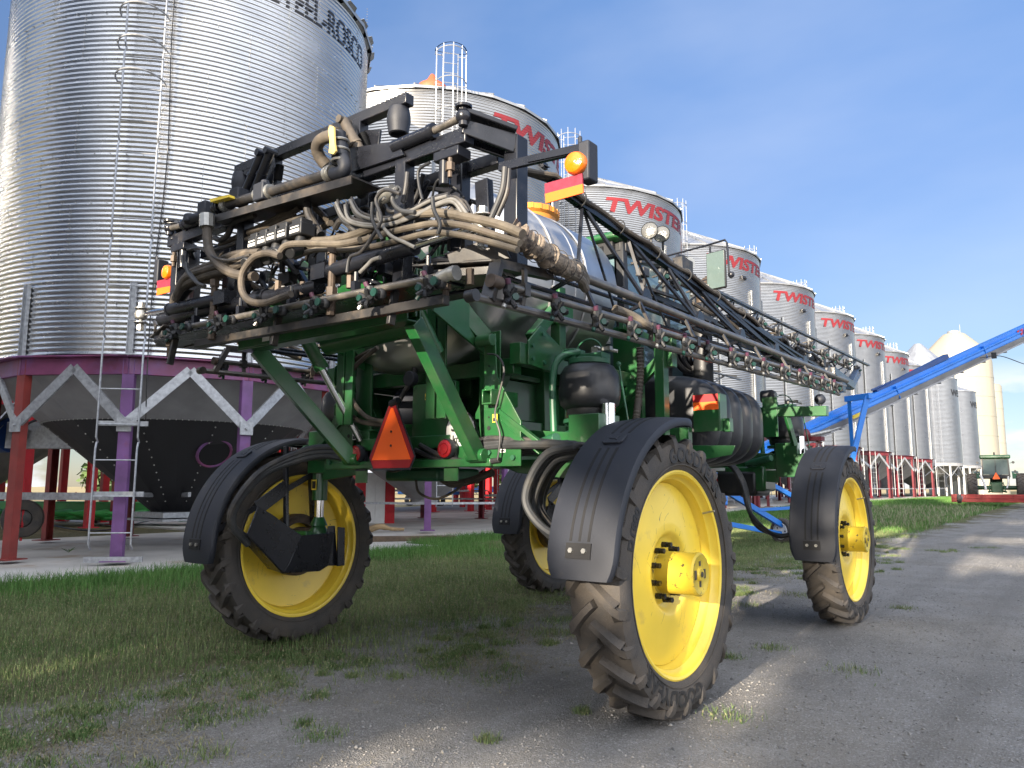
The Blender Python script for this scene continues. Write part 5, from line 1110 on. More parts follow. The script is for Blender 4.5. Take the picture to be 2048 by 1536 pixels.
    b = MB(); b.plate([A_[0], A_[1], mid[1], mid[0]], .01, nrm=(0, 1, 0)); b.build('faded_red_panel', 'faded_red_sheet', wa)
    b = MB(); b.plate([mid[0], mid[1], A_[2], A_[3]], .01, nrm=(0, 1, 0)); b.build('orange_panel', 'orange_sheet', wa)
# long black tube (left half) and shared lower members
b = MB(); b.cyl((-1.56, -1.72, 2.84), (.45, -1.72, 2.80), .050, 20); b.cyl((-.25, -1.72, 2.815), (-.12, -1.72, 2.813), .060, 18); b.build('torsion_bar', 'black_steel', bfo, sharp=30)
b = MB(); b.beam(W(395, 688, Y=-1.76), W(893, 600, Y=-1.76), .055, .055); 
for x in (-1.35, .0, 1.15): b.beam((x, -1.74, 2.45), (x, -1.7, 2.7), .03, .05)
b.build('guard_rail', 'dusty_steel', bfo, bevel=.004)
# nozzle pipe on the centre frame
na, nb_ = W(345, 660, Y=-1.84), W(905, 548, Y=-1.84)
b = MB(); b.cyl(na, nb_, .022, 12); npo = b.build('nozzle_pipe', 'pipe_steel', bfo)
for k in (.1, .3, .5, .72, .93):
    q = na+(nb_-na)*k; b = MB(); b.box(q+V((0, .02, .03)), (.035, .05, .10)); b.cyl(q+V((.0, .02, .07)), q+V((0, .02, .14)), .014, 8); b.build('pipe_bracket', 'black_steel', npo)
def nozzle_mesh():
    b = MB(); b.cyl((0, 0, .0), (.0, 0, -.05), .028, 10)
    for k in range(5):
        a = 2*PI*k/5; d = V((math.cos(a)*.62, -.35, math.sin(a)*.62)).normalized(); c0 = V((0, -.02, -.055)); b.cyl(c0, c0+d*.058, .017, 8); b.cyl(c0+d*.05, c0+d*.07, .014, 8)
    b.ball((0, -.01, -.055), .036, 10); b.cyl((0, 0, .03), (0, 0, -.02), .034, 10); b.cyl((.02, .0, -.05), (.075, -.01, -.05), .02, 8); return b
def nozzle(pos, rz, par, side=1, purple=True):
    o = nozzle_mesh(); M_ = Matrix.Rotation(rz, 3, 'Z'); o.v = [tuple(V(pos)+M_ @ V(p)*.92) for p in o.v]; no_ = o.build('nozzle_body', 'cab_black', par)
    def cap(c, d, r, h, m, nm): q = MB(); c = V(pos)+M_ @ V(c)*.92; d = M_ @ V(d); q.cyl(c, c+d.normalized()*h, r, 9); q.build(nm, m, no_)
    cap((0, -.085, -.06), (0, -1, 0), .019, .014, 'nozzle_green', 'green_cap')
    if purple: cap((-.012, -.02, .03), (-.3, -.3, 1), .015, .028, 'nozzle_purple', 'purple_cap')
    cap((-.04, -.04, -.09), (-.5, -.3, -1), .013, .03, 'nozzle_green' if random.random() < .4 else 'zinc', 'spray_tip')
for x, y in ((352, 655), (440, 638), (531, 620), (632, 603), (741, 583), (858, 562)):
    nozzle(W(x, y, Y=-1.86), 0, npo); 
for x, y in ((378, 655), (466, 640), (566, 622), (650, 607), (762, 588), (882, 566)): 
    b = MB(); q = W(x, y, Y=-1.86); b.ball(q, .035, 10); b.cyl(q, q+V((0, -.05, 0)), .024, 9); bo_ = b.build('cap_body', 'cab_black', npo); b = MB(); b.cyl(q+V((0, -.05, 0)), q+V((0, -.062, 0)), .026, 9); b.build('green_cap', 'nozzle_green', bo_)
b = MB(); q = W(893, 550, Y=-1.86); b.cyl(q+V((-.05, 0, -.01)), q+V((.06, 0, .01)), .036, 14); b.cyl(q+V((.04, 0, 0)), q+V((.075, 0, 0)), .042, 12); b.build('pipe_end_cap', 'zinc', npo)
b = MB(); 
for x, y in ((432, 595), (556, 568), (606, 570), (676, 545), (700, 555), (940, 545), (480, 610)):
    q = W(x, y, Y=-1.74); b.cyl(q+V((0, 0, .02)), q+V((0, 0, -.07)), .024, 6)
b.build('bolt', 'rusty_bronze', bfo)
# section valves
for k, (x, y) in enumerate(((518, 490), (537, 483), (556, 476), (577, 470), (604, 462))):
    q = W(x, y, Y=-1.78); sc1 = 1.25 if k == 4 else 1
    b = MB(); b.box(q, (.105*sc1, .12, .085)); b.box(q+V((0, 0, .05)), (.085*sc1, .10, .05)); b.cyl(q+V((0, 0, -.04)), q+V((.0, -.03, -.16)), .038, 12); b.cyl(q+V((0, -.02, -.12)), q+V((.0, -.10, -.17)), .052, 14); vo = b.build('section_valve', 'cab_black', bfo, bevel=.008)
    b = MB(); b.box(q+V((0, -.0615, -.015)), (.08*sc1, .002, .022)); b.box(q+V((0, -.0615, .012)), (.07*sc1, .002, .008)); b.build('valve_label', 'label_white', vo)
# hoses (photo path, depth plane)
def hose(pts, Y, r, m, nm='hose', par=None, k=7, dy=0):
    b = MB(); n_ = len(pts); P_ = [W(x, y, Y=Y+(dy*i/(n_-1))) for i, (x, y) in enumerate(pts)]; b.tube(P_, r, 10, smooth=k); return b.build(nm, m, par or bfo)
hose([(1045, 468), (1000, 450), (940, 436), (880, 426), (820, 430), (770, 446), (700, 472), (640, 482), (590, 478), (560, 492)], -1.80, .027, 'hose_tan', dy=.1)
hose([(1040, 486), (990, 470), (930, 452), (870, 447), (800, 460), (740, 476), (690, 490), (620, 492), (575, 505)], -1.84, .020, 'hose_tan', dy=.1)
hose([(1035, 500), (980, 484), (920, 470), (860, 466), (800, 480), (740, 494), (680, 500), (630, 500), (590, 515)], -1.86, .018, 'hose_tan', dy=.1)
hose([(560, 505), (575, 490), (620, 487), (680, 488), (720, 480)], -1.90, .022, 'hose_tan')
hose([(345, 610), (355, 585), (390, 565), (440, 552), (480, 530), (520, 512)], -1.76, .028, 'hose_brown')
hose([(350, 600), (368, 572), (410, 552), (455, 540), (500, 520), (540, 508)], -1.80, .030, 'hose_brown')
hose([(352, 590), (372, 556), (410, 540), (450, 528), (490, 508), (520, 505)], -1.82, .028, 'hose_brown')
hose([(356, 575), (380, 546), (420, 530), (460, 512), (500, 505), (530, 508)], -1.76, .028, 'hose_brown')
hose([(360, 640), (350, 615), (362, 590), (380, 570)], -1.70, .05, 'hose_black')
hose([(414, 448), (415, 480), (420, 505), (440, 532), (470, 548), (510, 553)], -1.86, .034, 'hose_brown')
hose([(560, 512), (535, 506), (508, 515), (486, 545), (484, 580), (500, 602), (530, 606), (560, 596), (582, 588)], -1.92, .024, 'hose_brown')
hose([(414, 430), (414, 455)], -1.86, .055, 'zinc', 'hose_clamp', k=2)
hose([(615, 405), (618, 430), (635, 460), (642, 470)], -1.68, .03, 'hose_black')
hose([(440, 490), (500, 465), (560, 440), (600, 415)], -1.60, .022, 'hose_brown'); hose([(430, 500), (490, 480), (560, 450), (620, 425)], -1.62, .018, 'hose_black'); hose([(450, 484), (520, 452), (570, 428), (590, 432)], -1.60, .018, 'hose_brown')
hose([(425, 472), (440, 480), (455, 470), (465, 450), (480, 440), (510, 430)], -1.66, .022, 'hose_black')
for pts in ([(690, 410), (700, 440), (750, 450), (790, 445), (840, 425), (880, 405), (910, 400), (935, 430)], [(672, 405), (690, 438), (730, 452), (780, 450), (830, 432), (870, 412), (905, 404), (925, 428)], [(700, 400), (720, 430), (770, 440), (820, 422), (860, 402), (895, 392)]):
    hose(pts, -1.78, .011, 'cable_white', 'cable')
    hose([(x+3, y-5) for x, y in pts], -1.75, .010, 'hose_black', 'cable')
    hose([(x-2, y+5) for x, y in pts], -1.72, .010, 'hose_grey', 'cable')
hose([(770, 395), (755, 410), (758, 440), (780, 470), (810, 485), (830, 495)], -1.88, .011, 'cable_white', 'cable'); hose([(800, 388), (770, 380), (752, 400), (762, 440), (740, 480), (720, 505), (700, 515), (694, 545)], -1.92, .011, 'hose_black', 'cable')
hose([(795, 375), (785, 400), (800, 420), (830, 425)], -1.86, .014, 'hose_grey', 'cable'); hose([(865, 395), (868, 420), (880, 448), (876, 468)], -1.92, .012, 'cab_black', 'cable_tie'); hose([(745, 405), (745, 440), (765, 480)], -1.92, .012, 'cab_black', 'cable_tie')
hose([(365, 510), (366, 530), (380, 545), (400, 570)], -1.9, .010, 'hose_grey', 'cable'); hose([(375, 500), (400, 497), (430, 515), (460, 520), (500, 510)], -1.88, .010, 'hose_black', 'cable'); hose([(372, 525), (376, 545), (395, 566), (410, 572)], -1.92, .014, 'hose_grey', 'cable')
hose([(1010, 335), (1005, 380), (985, 430), (980, 440)], -1.72, .018, 'hose_grey', 'cable'); hose([(1018, 338), (1014, 385), (995, 432)], -1.70, .014, 'hose_black', 'cable')
hose([(860, 325), (838, 340), (838, 370), (845, 400)], -1.7, .010, 'cab_black', 'cable'); hose([(815, 345), (812, 375), (806, 405)], -1.7, .016, 'hose_black', 'cable')
hose([(720, 545), (735, 530), (745, 520), (760, 515)], -1.9, .012, 'cable_white', 'cable')
q = W(776, 390, Y=-1.82); b = MB(); b.cyl(q+V((-.05, 0, 0)), q+V((.05, 0, .01)), .045, 16); b.cyl(q+V((.05, 0, .01)), q+V((.09, 0, .02)), .02, 10); b.build('air_fitting', 'zinc', bfo)
random.seed(3)
for k in range(84):
    x = random.uniform(-1.5, 1.3); z = random.uniform(2.76, 3.45); L_ = random.uniform(.15, .6); y = -1.45+random.uniform(-.12, .16); b = MB()
    b.tube([(x, y, z), (x+L_*.3, y-.03, z+random.uniform(-.12, .12)), (x+L_*.7, y+.03, z+random.uniform(-.15, .15)), (x+L_, y, z+random.uniform(-.1, .1))], random.choice((.008, .011, .015, .022)), 8, smooth=5)
    if k % 3 == 0: b.box((x+L_*.5, y+.05, z), (random.uniform(.06, .16), .08, random.uniform(.06, .14)))
    b.build('hose', random.choice(('hose_black', 'cab_black', 'hose_brown', 'black_steel')), bfo)

# ================================================================ BOOM WINGS (folded forward along both sides)
def wing(s):
    def E(x, y, X): p = W(x, y, X=X); return p
    def put(b, nm, m, par, **k): return (b if s > 0 else b.mirror().move((.32, .75, .05))).build(nm, m, par, **k)
    lo0, lo1 = E(1130, 540, 1.92), E(1694, 762, 1.92); up0, up1 = E(1035, 345, 1.86), E(1560, 672, 1.80)
    b = MB(); b.cyl(lo0, lo1, .030, 12); l2a, l2b = lo0+V((-.30, .1, -.05)), lo1+V((-.30, 0, -.05)); b.beam(l2a, l2b, .035, .04)
    wo = put(b, 'wing_chord', 'pipe_steel', SP, bevel=.006)
    b = MB(); ut0, ut1 = V((1.80, -1.0, 3.42)), E(1560, 690, 1.80); b.beam(ut0, ut1, .05, .05)
    N = 7; n1 = [lo0+(lo1-lo0)*((i+.15)/N) for i in range(N)]; n2 = [ut0+(ut1-ut0)*((i+.62)/N*1.0) for i in range(N)]; n3 = [l2a+(l2b-l2a)*((i+.15)/N) for i in range(N)]
    for i in range(N):
        b.beam(n1[i], n2[i], .022, .022)
        if i+1 < N: b.beam(n2[i], n1[i+1], .022, .022); b.beam(n2[i], n3[i+1], .016, .016)
        b.beam(n1[i], n3[i], .02, .025)
        b.plate([n1[i]+V((0, -.09, .01)), n1[i]+V((0, .09, .01)), n1[i]+V((0, .03, .10)), n1[i]+V((0, -.03, .10))], .012, nrm=(1, 0, 0))
    put(b, 'truss_lattice', 'black_steel', wo)
    for (xa, ya, xb, yb, X_, r_) in ((1000, 552, 1684, 766, 1.84, .017), (985, 566, 1690, 768, 1.70, .014), (1060, 540, 1640, 735, 1.58, .016)):
        b = MB(); b.cyl(E(xa, ya, X_), E(xb, yb, X_), r_, 8); put(b, 'boom_rail', 'black_steel', wo)
    # hose bundle on the upper chord
    for k, (dx, dz, r, m) in enumerate(((0, .04, .026, 'hose_brown'), (.035, .025, .018, 'hose_brown'), (-.03, .03, .016, 'hose_black'))):
        b = MB(); pts = [ut0+(ut1-ut0)*t+V((dx+.01*math.sin(t*25+k), 0, dz+.012*math.sin(t*40+k*2))) for t in [i/24 for i in range(0, 21)]]; b.tube([ut0+V((-.1, -.3, .02))]+pts, r, 8); put(b, 'boom_hose', m, wo)
    for t in (.08, .2, .33, .46, .6, .74):
        b = MB(); b.ring(ut0+(ut1-ut0)*t+V((0, 0, .025)), (0, 1, -.05), .055, .006, 16, 5); put(b, 'cable_tie', 'cab_black', wo)
    # nozzle pipe and guard rail under
    p0, p1 = E(985, 562, 2.04), E(1690, 772, 1.98)
    b = MB(); b.cyl(p0, p1, .022, 12); po = put(b, 'nozzle_pipe', 'pipe_steel', wo)
    b = MB(); b.cyl(p0+V((0, -.02, 0)), p0+V((0, .06, 0)), .036, 12); put(b, 'pipe_cap', 'rusty_bronze', po)
    g0, g1 = E(945, 592, 2.02), E(1678, 788, 1.98)
    b = MB(); b.cyl(g0, g1, .023, 10); put(b, 'guard_rail', 'pipe_steel', wo)
    b = MB(); b.cyl(g0+V((-.03, -.005, 0)), g0+V((.03, -.005, 0)), .032, 14)
    a0 = E(1100, 545, 1.98); b.beam(g0+V((0, .12, .0)), g0+V((-.02, .22, .22)), .07, .04); b.beam(g0+V((-.02, .22, .22)), a0+V((0, .0, -.02)), .05, .05); put(b, 'rail_end_bracket', 'dusty_steel', wo); b = MB()
    for i in range(9):
        t = .06+.11*i; q = g0+(g1-g0)*t; q2 = p0+(p1-p0)*((q.y-p0.y)/(p1.y-p0.y)); q3 = lo0+(lo1-lo0)*max(0, (q.y-lo0.y)/(lo1.y-lo0.y)); b.beam(q, q2, .03, .02); b.beam(q2, (q3 if q.y > lo0.y else q2+V((0, 0, .12))), .03, .02); b.box(q2, (.05, .05, .07)); put(b, 'rail_hanger', 'dusty_steel', wo); b = MB()
    px_ = [(1015, 585), (1110, 605), (1192, 627), (1262, 652), (1318, 670), (1372, 684), (1418, 702), (1465, 710), (1498, 722), (1532, 735), (1570, 745), (1605, 753), (1628, 764), (1652, 770), (1676, 778)]
    for i, (x, y) in enumerate(px_):
        q = E(x, y-14, 2.05); q = p0+(p1-p0)*((q.y-p0.y)/(p1.y-p0.y))+V((.02, 0, -.03))
        if s < 0: q = V((-q.x+.32, q.y+.75, q.z+.05))
        nozzle(q, (PI/2-.5)*s, po, purple=True)
    # wrapped hose bundle at the hinge
    w0_ = [W(x, y, Y=Y_) for x, y, Y_ in ((1018, 462, -1.72), (1045, 478, -1.66), (1085, 505, -1.50), (1120, 530, -1.30), (1148, 545, -1.12))]
    b = MB(); pts = spline(w0_, 10); b.tube(pts, [.072+.010*math.sin(i*1.7)+.007*math.sin(i*.9)-.0006*i for i in range(len(pts))], 14); put(b, 'wrapped_bundle', 'wrap_cloth', wo)
    b = MB(); 
    for i in range(3, 40, 5): b.ring(pts[i], pts[i+1]-pts[i], .076, .0025, 18, 5)
    put(b, 'tie_wire', 'hose_black', wo)
    for k in range(3):
        b = MB(); q = V((.0, 0, (k-1)*.035)); b.tube([w0_[-2]+q*.6, w0_[-1]+q+V((.02, .03, 0)), w0_[-1]+q+V((0, .10, -.02)), w0_[-1]+q*.9+V((-.02, .16, -.03))], .028, 10, smooth=5); put(b, 'boom_hose', 'hose_tan', wo)
    b = MB(); b.tube([E(1230, 618, 1.96), E(1265, 632, 2.0), E(1285, 645, 2.04), E(1297, 652, 2.04)], .03, 10, smooth=6); put(b, 'drop_hose', 'hose_tan', wo)
    # outer section folded back on the inside
    f0, f1 = E(1325, 530, 1.42), E(1737, 731, 1.42)
    f1 = f0+(f1-f0)
    b = MB(); b.beam(f0, f1, .05, .025); oo = put(b, 'outer_section_rail', 'pipe_steel', SP)
    b = MB(); c0, c1 = E(1300, 590, 1.46), E(1690, 755, 1.46); b.beam(c0, c1, .045, .05); 
    N = 10
    for i in range(N):
        A = f0+(f1-f0)*((i+.3)/N)*.97; B_ = c0+(c1-c0)*((i+.0)/N); C_ = c0+(c1-c0)*((i+.75)/N); b.beam(A, B_, .016, .016); b.beam(A, C_, .014, .014); b.beam(A, A+V((-.22, 0, -.03)), .016, .016)
    b.beam(c0+V((-.25, 0, 0)), c1+V((-.25, 0, 0)), .035, .04)
    put(b, 'truss_lattice', 'dusty_steel', oo)
    h0, h1 = E(1340, 556, 1.50), E(1700, 738, 1.50); b = MB(); b.cyl(h0, h1, .022, 12); hp_ = put(b, 'nozzle_pipe', 'pipe_steel', oo)
    for (x, y) in [(1322, 545), (1345, 560), (1385, 572), (1436, 597), (1480, 621), (1520, 641), (1553, 660), (1585, 672), (1618, 688), (1645, 704), (1670, 712), (1690, 722), (1712, 735)]:
        q = E(x, y, 1.54)
        if s < 0: q = V((-q.x+.32, q.y+.75, q.z+.05))
        nozzle(q, (PI/2-.5)*s, hp_, purple=False)
    b = MB(); b.beam(E(1272, 525, 1.5), E(1325, 530, 1.45), .10, .02); b.box(E(1285, 545, 1.5), (.08, .1, .07)); b.cyl(E(1290, 548, 1.5), E(1287, 580, 1.5), .02, 8); b.beam(E(1284, 573, 1.5), E(1400, 612, 1.5), .03, .03); b.box(E(1366, 540, 1.44), (.1, .24, .20)); b.plate([E(1340, 530, 1.4), E(1355, 508, 1.4), E(1372, 512, 1.4), E(1384, 548, 1.4)], .02)
    put(b, 'breakaway_hinge', 'dusty_steel', oo, bevel=.004)
    random.seed(11)
    for k in range(16):
        t = .42+.5*k/16; q = c0+(c1-c0)*t; b = MB(); b.tube([q+V((random.uniform(-.12, .1), -.2, random.uniform(0, .12))), q+V((random.uniform(-.1, .1), 0, random.uniform(0, .2))), q+V((random.uniform(-.1, .1), .3, random.uniform(-.02, .12)))], random.choice((.014, .02, .028)), 7, smooth=4)
        if k % 4 == 0: b.box(q+V((0, 0, .06)), (.14, .12, .12))
        put(b, 'boom_hose', random.choice(('hose_black', 'cab_black', 'hose_brown')), oo)
    random.seed(29)
    for k in range(30):
        y0 = random.uniform(.2, 5.2); xx = random.uniform(1.5, 1.84); z0 = random.uniform(2.9, 3.22-.05*y0*.6); L_ = random.uniform(.5, 1.3); b = MB()
        b.tube([V((xx, y0, z0)), V((xx+.03, y0+L_*.35, z0-.04)), V((xx-.03, y0+L_*.7, z0+.02)), V((xx, y0+L_, z0-.05))], random.choice((.008, .011, .015)), 6, smooth=4)
        put(b, 'boom_hose', random.choice(('hose_black', 'cab_black', 'black_steel', 'hose_brown')), wo)
    # end fold joint
    b = MB(); e0 = E(1690, 770, 1.9); b.beam(E(1660, 742, 1.9), E(1700, 772, 1.8), .12, .10); b.beam(E(1700, 770, 1.8), E(1716, 742, 1.5), .08, .14); b.box(E(1680, 775, 1.95), (.1, .14, .12)); b.beam(E(1490, 680, 1.7), E(1555, 675, 1.7), .10, .03); b.tube([E(1510, 672, 1.75), E(1530, 700, 1.8), E(1560, 715, 1.85), E(1600, 725, 1.88)], .05, 10, smooth=5)
    for q in pieces(b): put(q, 'fold_joint', 'black_steel', oo, bevel=.006)
wing(1); wing(-1)

# ---------------- hydraulic hoses around the axles
for s in (1, -1):
    for k in range(6):
        b = MB(); o = .028*k
        if s > 0: pts = [(.70, -.50+o*.3, 1.76+o*.4), (1.0, -.50, 1.79+o*.4)]+[tuple(W(x+k*7, y+(k % 3)*7, Y=-.56+.05*k)) for x, y in ((1150, 890), (1098, 905), (1064, 950), (1052, 1005), (1085, 1055), (1150, 1092))]
        else: pts = [(-.50, -.50+o*.3, 1.70+o*.7), (-.9, -.52, 1.76+o*.6), (-1.15, -.62, 1.72+o*.6), (-1.30, -.86-o*.3, 1.60+o*.2), (-1.42, -1.02-o*.25, 1.36), (-1.48, -1.02-o*.2, 1.16+o*.2), (-1.52, -.84, .99+o*.4)]
        b.tube(pts, .030 if k % 2 == 0 else .018, 9, smooth=7); P(b, 'hydraulic_hose', ('hose_grey', 'hose_black', 'hose_grey', 'hose_black', 'hose_black', 'hose_grey')[k])
    for k in range(4):
        b = MB(); o = .035*k; pts = [(s*.45, 4.1+o, 1.75), (s*.9, 3.95+o, 1.78), (s*1.10, 3.9+o, 1.55), (s*1.2, 3.9+o, 1.2-o), (s*1.4, 4.1+o, .95), (s*1.6, 4.2, .98)]
        b.tube(pts, .024, 8, smooth=7); P(b, 'hydraulic_hose', 'hose_black')
for pts, Y_ in (([(745, 700), (700, 730), (690, 800), (715, 840), (780, 850), (800, 845)], -.60), ([(755, 695), (705, 740), (700, 790), (735, 835), (790, 845)], -.62), ([(800, 700), (830, 740), (805, 790), (785, 830), (790, 850)], -.40), ([(715, 790), (722, 850), (735, 880), (765, 900)], -.3), ([(840, 890), (880, 910), (940, 925), (1000, 920)], -.52), ([(830, 900), (880, 920), (960, 930)], -.5)):
    b = MB(); b.tube([W(x, y, Y=Y_) for x, y in pts], .02, 8, smooth=7); P(b, 'hydraulic_hose', 'hose_brown' if Y_ < -.55 else 'hose_black')
for k, Y_ in enumerate((-.45, -.40, -.36, -.32)):
    b = MB(); b.tube([W(x, y+k*4, Y=Y_) for x, y in ((990, 915), (1040, 895), (1100, 890), (1150, 898))], .024, 8, smooth=6); P(b, 'hydraulic_hose', 'hose_black')
b = MB(); b.tube([W(x, y, Y=-.56) for x, y in ((975, 708), (995, 712), (1008, 740), (998, 790), (990, 830), (1000, 870), (995, 920))], .008, 6, smooth=6); P(b, 'cable', 'hose_black')
b = MB(); b.tube([W(x, y, Y=-.1) for x, y in ((765, 925), (775, 940), (790, 943), (805, 938))], .01, 6, smooth=6); b.tube([W(x, y, Y=.3) for x, y in ((832, 960), (838, 985), (870, 998), (905, 985), (930, 965))], .012, 6, smooth=6); b.tube([W(x, y, Y=.5) for x, y in ((880, 955), (905, 968), (940, 962), (985, 945))], .035, 9, smooth=6); P(b, 'hanging_cable', 'hose_brown')
b = MB(); b.box(W(865, 950, Y=.6), (.7, .6, .12)); P(b, 'skid_plate', 'green_light', bevel=.03)

# ================================================================ AUGER
AU = empty('grain_auger', (-2.5, 16.6, gz(16.6))); tag(AU, 'long blue grain auger on wheels reaching up to the right beyond the sprayer', 'auger')
aA, aB = W(1440, 948, D=18.6), W(2120, 634, D=23.6); ad = (aB-aA).normalized(); an = V((0, 0, 1)); an = (an-ad*an.dot(ad)).normalized(); asd = ad.cross(an)
b = MB(); b.cyl(aA, aB, .175, 24); at_ = b.build('auger_tube', 'blue_paint', AU)
b = MB(); L_ = (aB-aA).length
b.beam(aA+an*.19, aB+an*.19, .20, .12, up=an); b.beam(aA+an*.12, aB+an*.12, .36, .04, up=an); b.build('top_channel', 'blue_paint', at_)
b = MB(); b.plate([aA-an*.02+asd*.20, aB-an*.02+asd*.20, aB-an*.17+asd*.12, aA-an*.17+asd*.12], .012, nrm=asd); b.plate([aA-an*.02-asd*.20, aB-an*.02-asd*.20, aB-an*.17-asd*.12, aA-an*.17-asd*.12], .012, nrm=asd); b.beam(aA-an*.20, aB-an*.20, .24, .05, up=an)
for i in range(14): p = aA+ad*(L_*i/14); b.box(p-an*.235, (.22, .12, .03))
b.build('belt_return_guard', 'hopper_grey', at_)
for t in (.45, .72):
    b = MB(); p = aA+ad*(L_*t); b.beam(p-ad*.015+an*.03, p+ad*.015+an*.03, .38, .36, up=an); b.build('tube_flange', 'blue_paint', at_, bevel=.01)
b = MB(); p = aA+ad*(L_*.40); b.beam(p+an*.34, p+ad*3.0+an*.30, .04, .04, up=an); b.beam(p+ad*.1+an*.24, p+ad*3.0+an*.34, .16, .12, up=an); b.build('truss_rail', 'blue_dark', at_)
b = MB(); p = W(1712, 812, D=19.7); 
cam_d = V(cF); q0 = W(1700, 823, D=19.55); b.plate([W(1706, 838, D=19.35), W(1730, 827, D=19.5), W(1730, 820, D=19.5), W(1706, 831, D=19.35)], .03); b.build('caution_label', 'label_yellow', at_)
b = MB(); 
for k in range(3): b.plate([W(2034+k*7, 662-k*3, D=22.7), W(2038+k*7, 660-k*3, D=22.7), W(2038+k*7, 672-k*3, D=22.65), W(2034+k*7, 674-k*3, D=22.65)], .03)
b.build('red_decal', 'bright_red', at_)
b = MB(); b.box(W(1988, 711, D=21.6), (.12, .12, .16)); b.build('spot_lamp', 'cab_black', at_)
b = MB(); b.tube([W(1960, 716, D=21.6), W(2000, 712, D=21.6), W(2048, 728, D=21.8), W(2080, 735, D=22)], .012, 5, smooth=5); b.build('cable', 'hose_black', at_)
# undercarriage: A-arms, axle, struts, wheels
ax0 = V((-1.3, 15.2, gz(15)+.36)); 
apex = W(1716, 795, D=19.3); w1 = W(1570, 1060, D=20.6); w2 = w1+V((1.0, 3.0, 0)).normalized()*2.9
w1.z = gz(w1.y)+.33; w2.z = gz(w2.y)+.33
b = MB()
b.beam(apex+asd*.3, W(1683, 888, D=18.9)+V((0, 0, -1.2)), .09, .12); b.beam(apex-asd*.3, W(1705, 885, D=20.6)+V((0, 0, -1.2)), .09, .12); b.beam(apex-asd*.4, apex+asd*.4, .12, .14)
f0 = W(1440, 975, D=18.8); f1 = W(1440, 1045, D=19.2)
b.beam(f0, w1+V((0, 0, .1)), .09, .14); b.beam(f1, w1+V((0, 0, -.1)), .09, .12); b.beam(f0+V((.6, 1.8, .1)), w2, .09, .12); b.beam(f0, f0+V((.6, 1.8, .1)), .08, .1); b.beam(w1, w2, .12, .12)
b.beam(f0+(w1-f0)*.5, f0+V((.6, 1.8, .1))+(w2-f0-V((.6, 1.8, .1)))*.5, .06, .08)
b.beam(W(1390, 1010, D=19.5), f0, .09, .12); b.beam(f1, W(1390, 1040, D=19.2), .09, .12)
b.build('undercarriage', 'blue_paint', AU, bevel=.006)
b = MB(); a_ = W(1600, 875, D=19); b.cyl(a_, W(1660, 862, D=19.2), .05, 10); b.cyl(W(1640, 868, D=19.1), W(1680, 855, D=19.3), .025, 8); b.build('lift_ram', 'zinc', AU)
b = MB(); b.cyl(W(1575, 880, D=18.8), W(1615, 868, D=18.9), .14, 14); b.box(W(1625, 878, D=19), (.5, .3, .1)); b.build('gearbox', 'dark_red', AU)
for p in (w1, w2):
    b = MB(); d = (w2-w1).normalized(); b.lathe([(.20, -.08), (.29, -.10), (.33, -.07), (.34, 0), (.33, .07), (.29, .10), (.20, .08)], o=p-d*.12, ax=d, n=28); wo = b.build('wheel', 'rubber', AU)
    b = MB(); b.lathe([(.21, -.10), (.20, -.06), (.10, -.05), (.06, -.07), (0, -.07)], o=p-d*.12, ax=d, n=24); b.lathe([(.21, -.10), (.22, -.09), (.21, .09)], o=p-d*.12, ax=d, n=24); ro = b.build('rim', 'white_paint', wo)
    b = MB()
    u_, v_ = frame_of(d)
    for k in range(5): b.cyl(p-d*.12+(u_*math.cos(k*1.257)+v_*math.sin(k*1.257))*.13-d*.055, p-d*.12+(u_*math.cos(k*1.257)+v_*math.sin(k*1.257))*.13-d*.064, .022, 8)
    b.build('rim_slot', 'black_ink', ro)
# hopper end of the auger (behind the sprayer)
b = MB(); p = aA; b.box(p+V((-.5, -.3, -.5)), (1.2, 1.0, .5)); b.build('intake_hopper', 'blue_paint', AU, bevel=.03)

# ================================================================ TRACTOR with box scraper far right
TD = 45.5; tp = W(1996, 1000, D=TD); tg = tp.z; yaw = math.radians(6)
TRt = empty('tractor', (tp.x, tp.y, tg)); TRt.rotation_euler.z = yaw; TRt.scale = (.80, .84, .86); tag(TRt, 'green farm tractor seen from behind at the far right, with a glass cab', 'tractor')
def TB(m, nm, mt, par=TRt, **k): return m.build(nm, mt, par, world=False, **k)
gz0 = -.1
for s in (-1, 1):
    b = MB(); cx = s*1.55; b.lathe([(.45, -.26), (.62, -.33), (.85, -.32), (.93, -.25), (.95, 0), (.93, .25), (.85, .32), (.62, .33), (.45, .26)], o=(cx, 0, .93+gz0), ax=(1, 0, 0), n=40)
    for k in range(22):
        for t in (-1, 1):
            a = 2*PI*(k+(.5 if t > 0 else 0))/22; r = .95
            q = [(0, 0), (.16, .08), (.31, .16)]
            for i in range(2):
                x1, s1 = q[i]; x2, s2 = q[i+1]; A = V((cx+t*x1, r*math.cos(a+s1/r), .93+gz0+r*math.sin(a+s1/r))); B_ = V((cx+t*x2, r*.99*math.cos(a+s2/r), .93+gz0+r*.99*math.sin(a+s2/r))); b.beam(A, B_, .05, .09, up=(0, math.cos(a), math.sin(a)))
    wo = TB(b, 'rear_wheel', 'rubber'); b = MB(); b.lathe([(.46, -.2), (.44, -.05), (.15, 0), (0, 0)], o=(cx, 0, .93+gz0), ax=(1, 0, 0), n=28); b.build('rim', 'yellow_paint', wo, world=False)
b = MB(); b.box((0, .2, .85), (.75, 1.0, .7)); b.box((0, 1.8, .95), (.6, 2.4, .7)); b.cyl((-1.5, 0, .83), (1.5, 0, .83), .14, 12); b.box((0, 2.3, 1.5), (.8, 2.2, .55)); TB(b, 'body', 'tractor_green', bevel=.04)
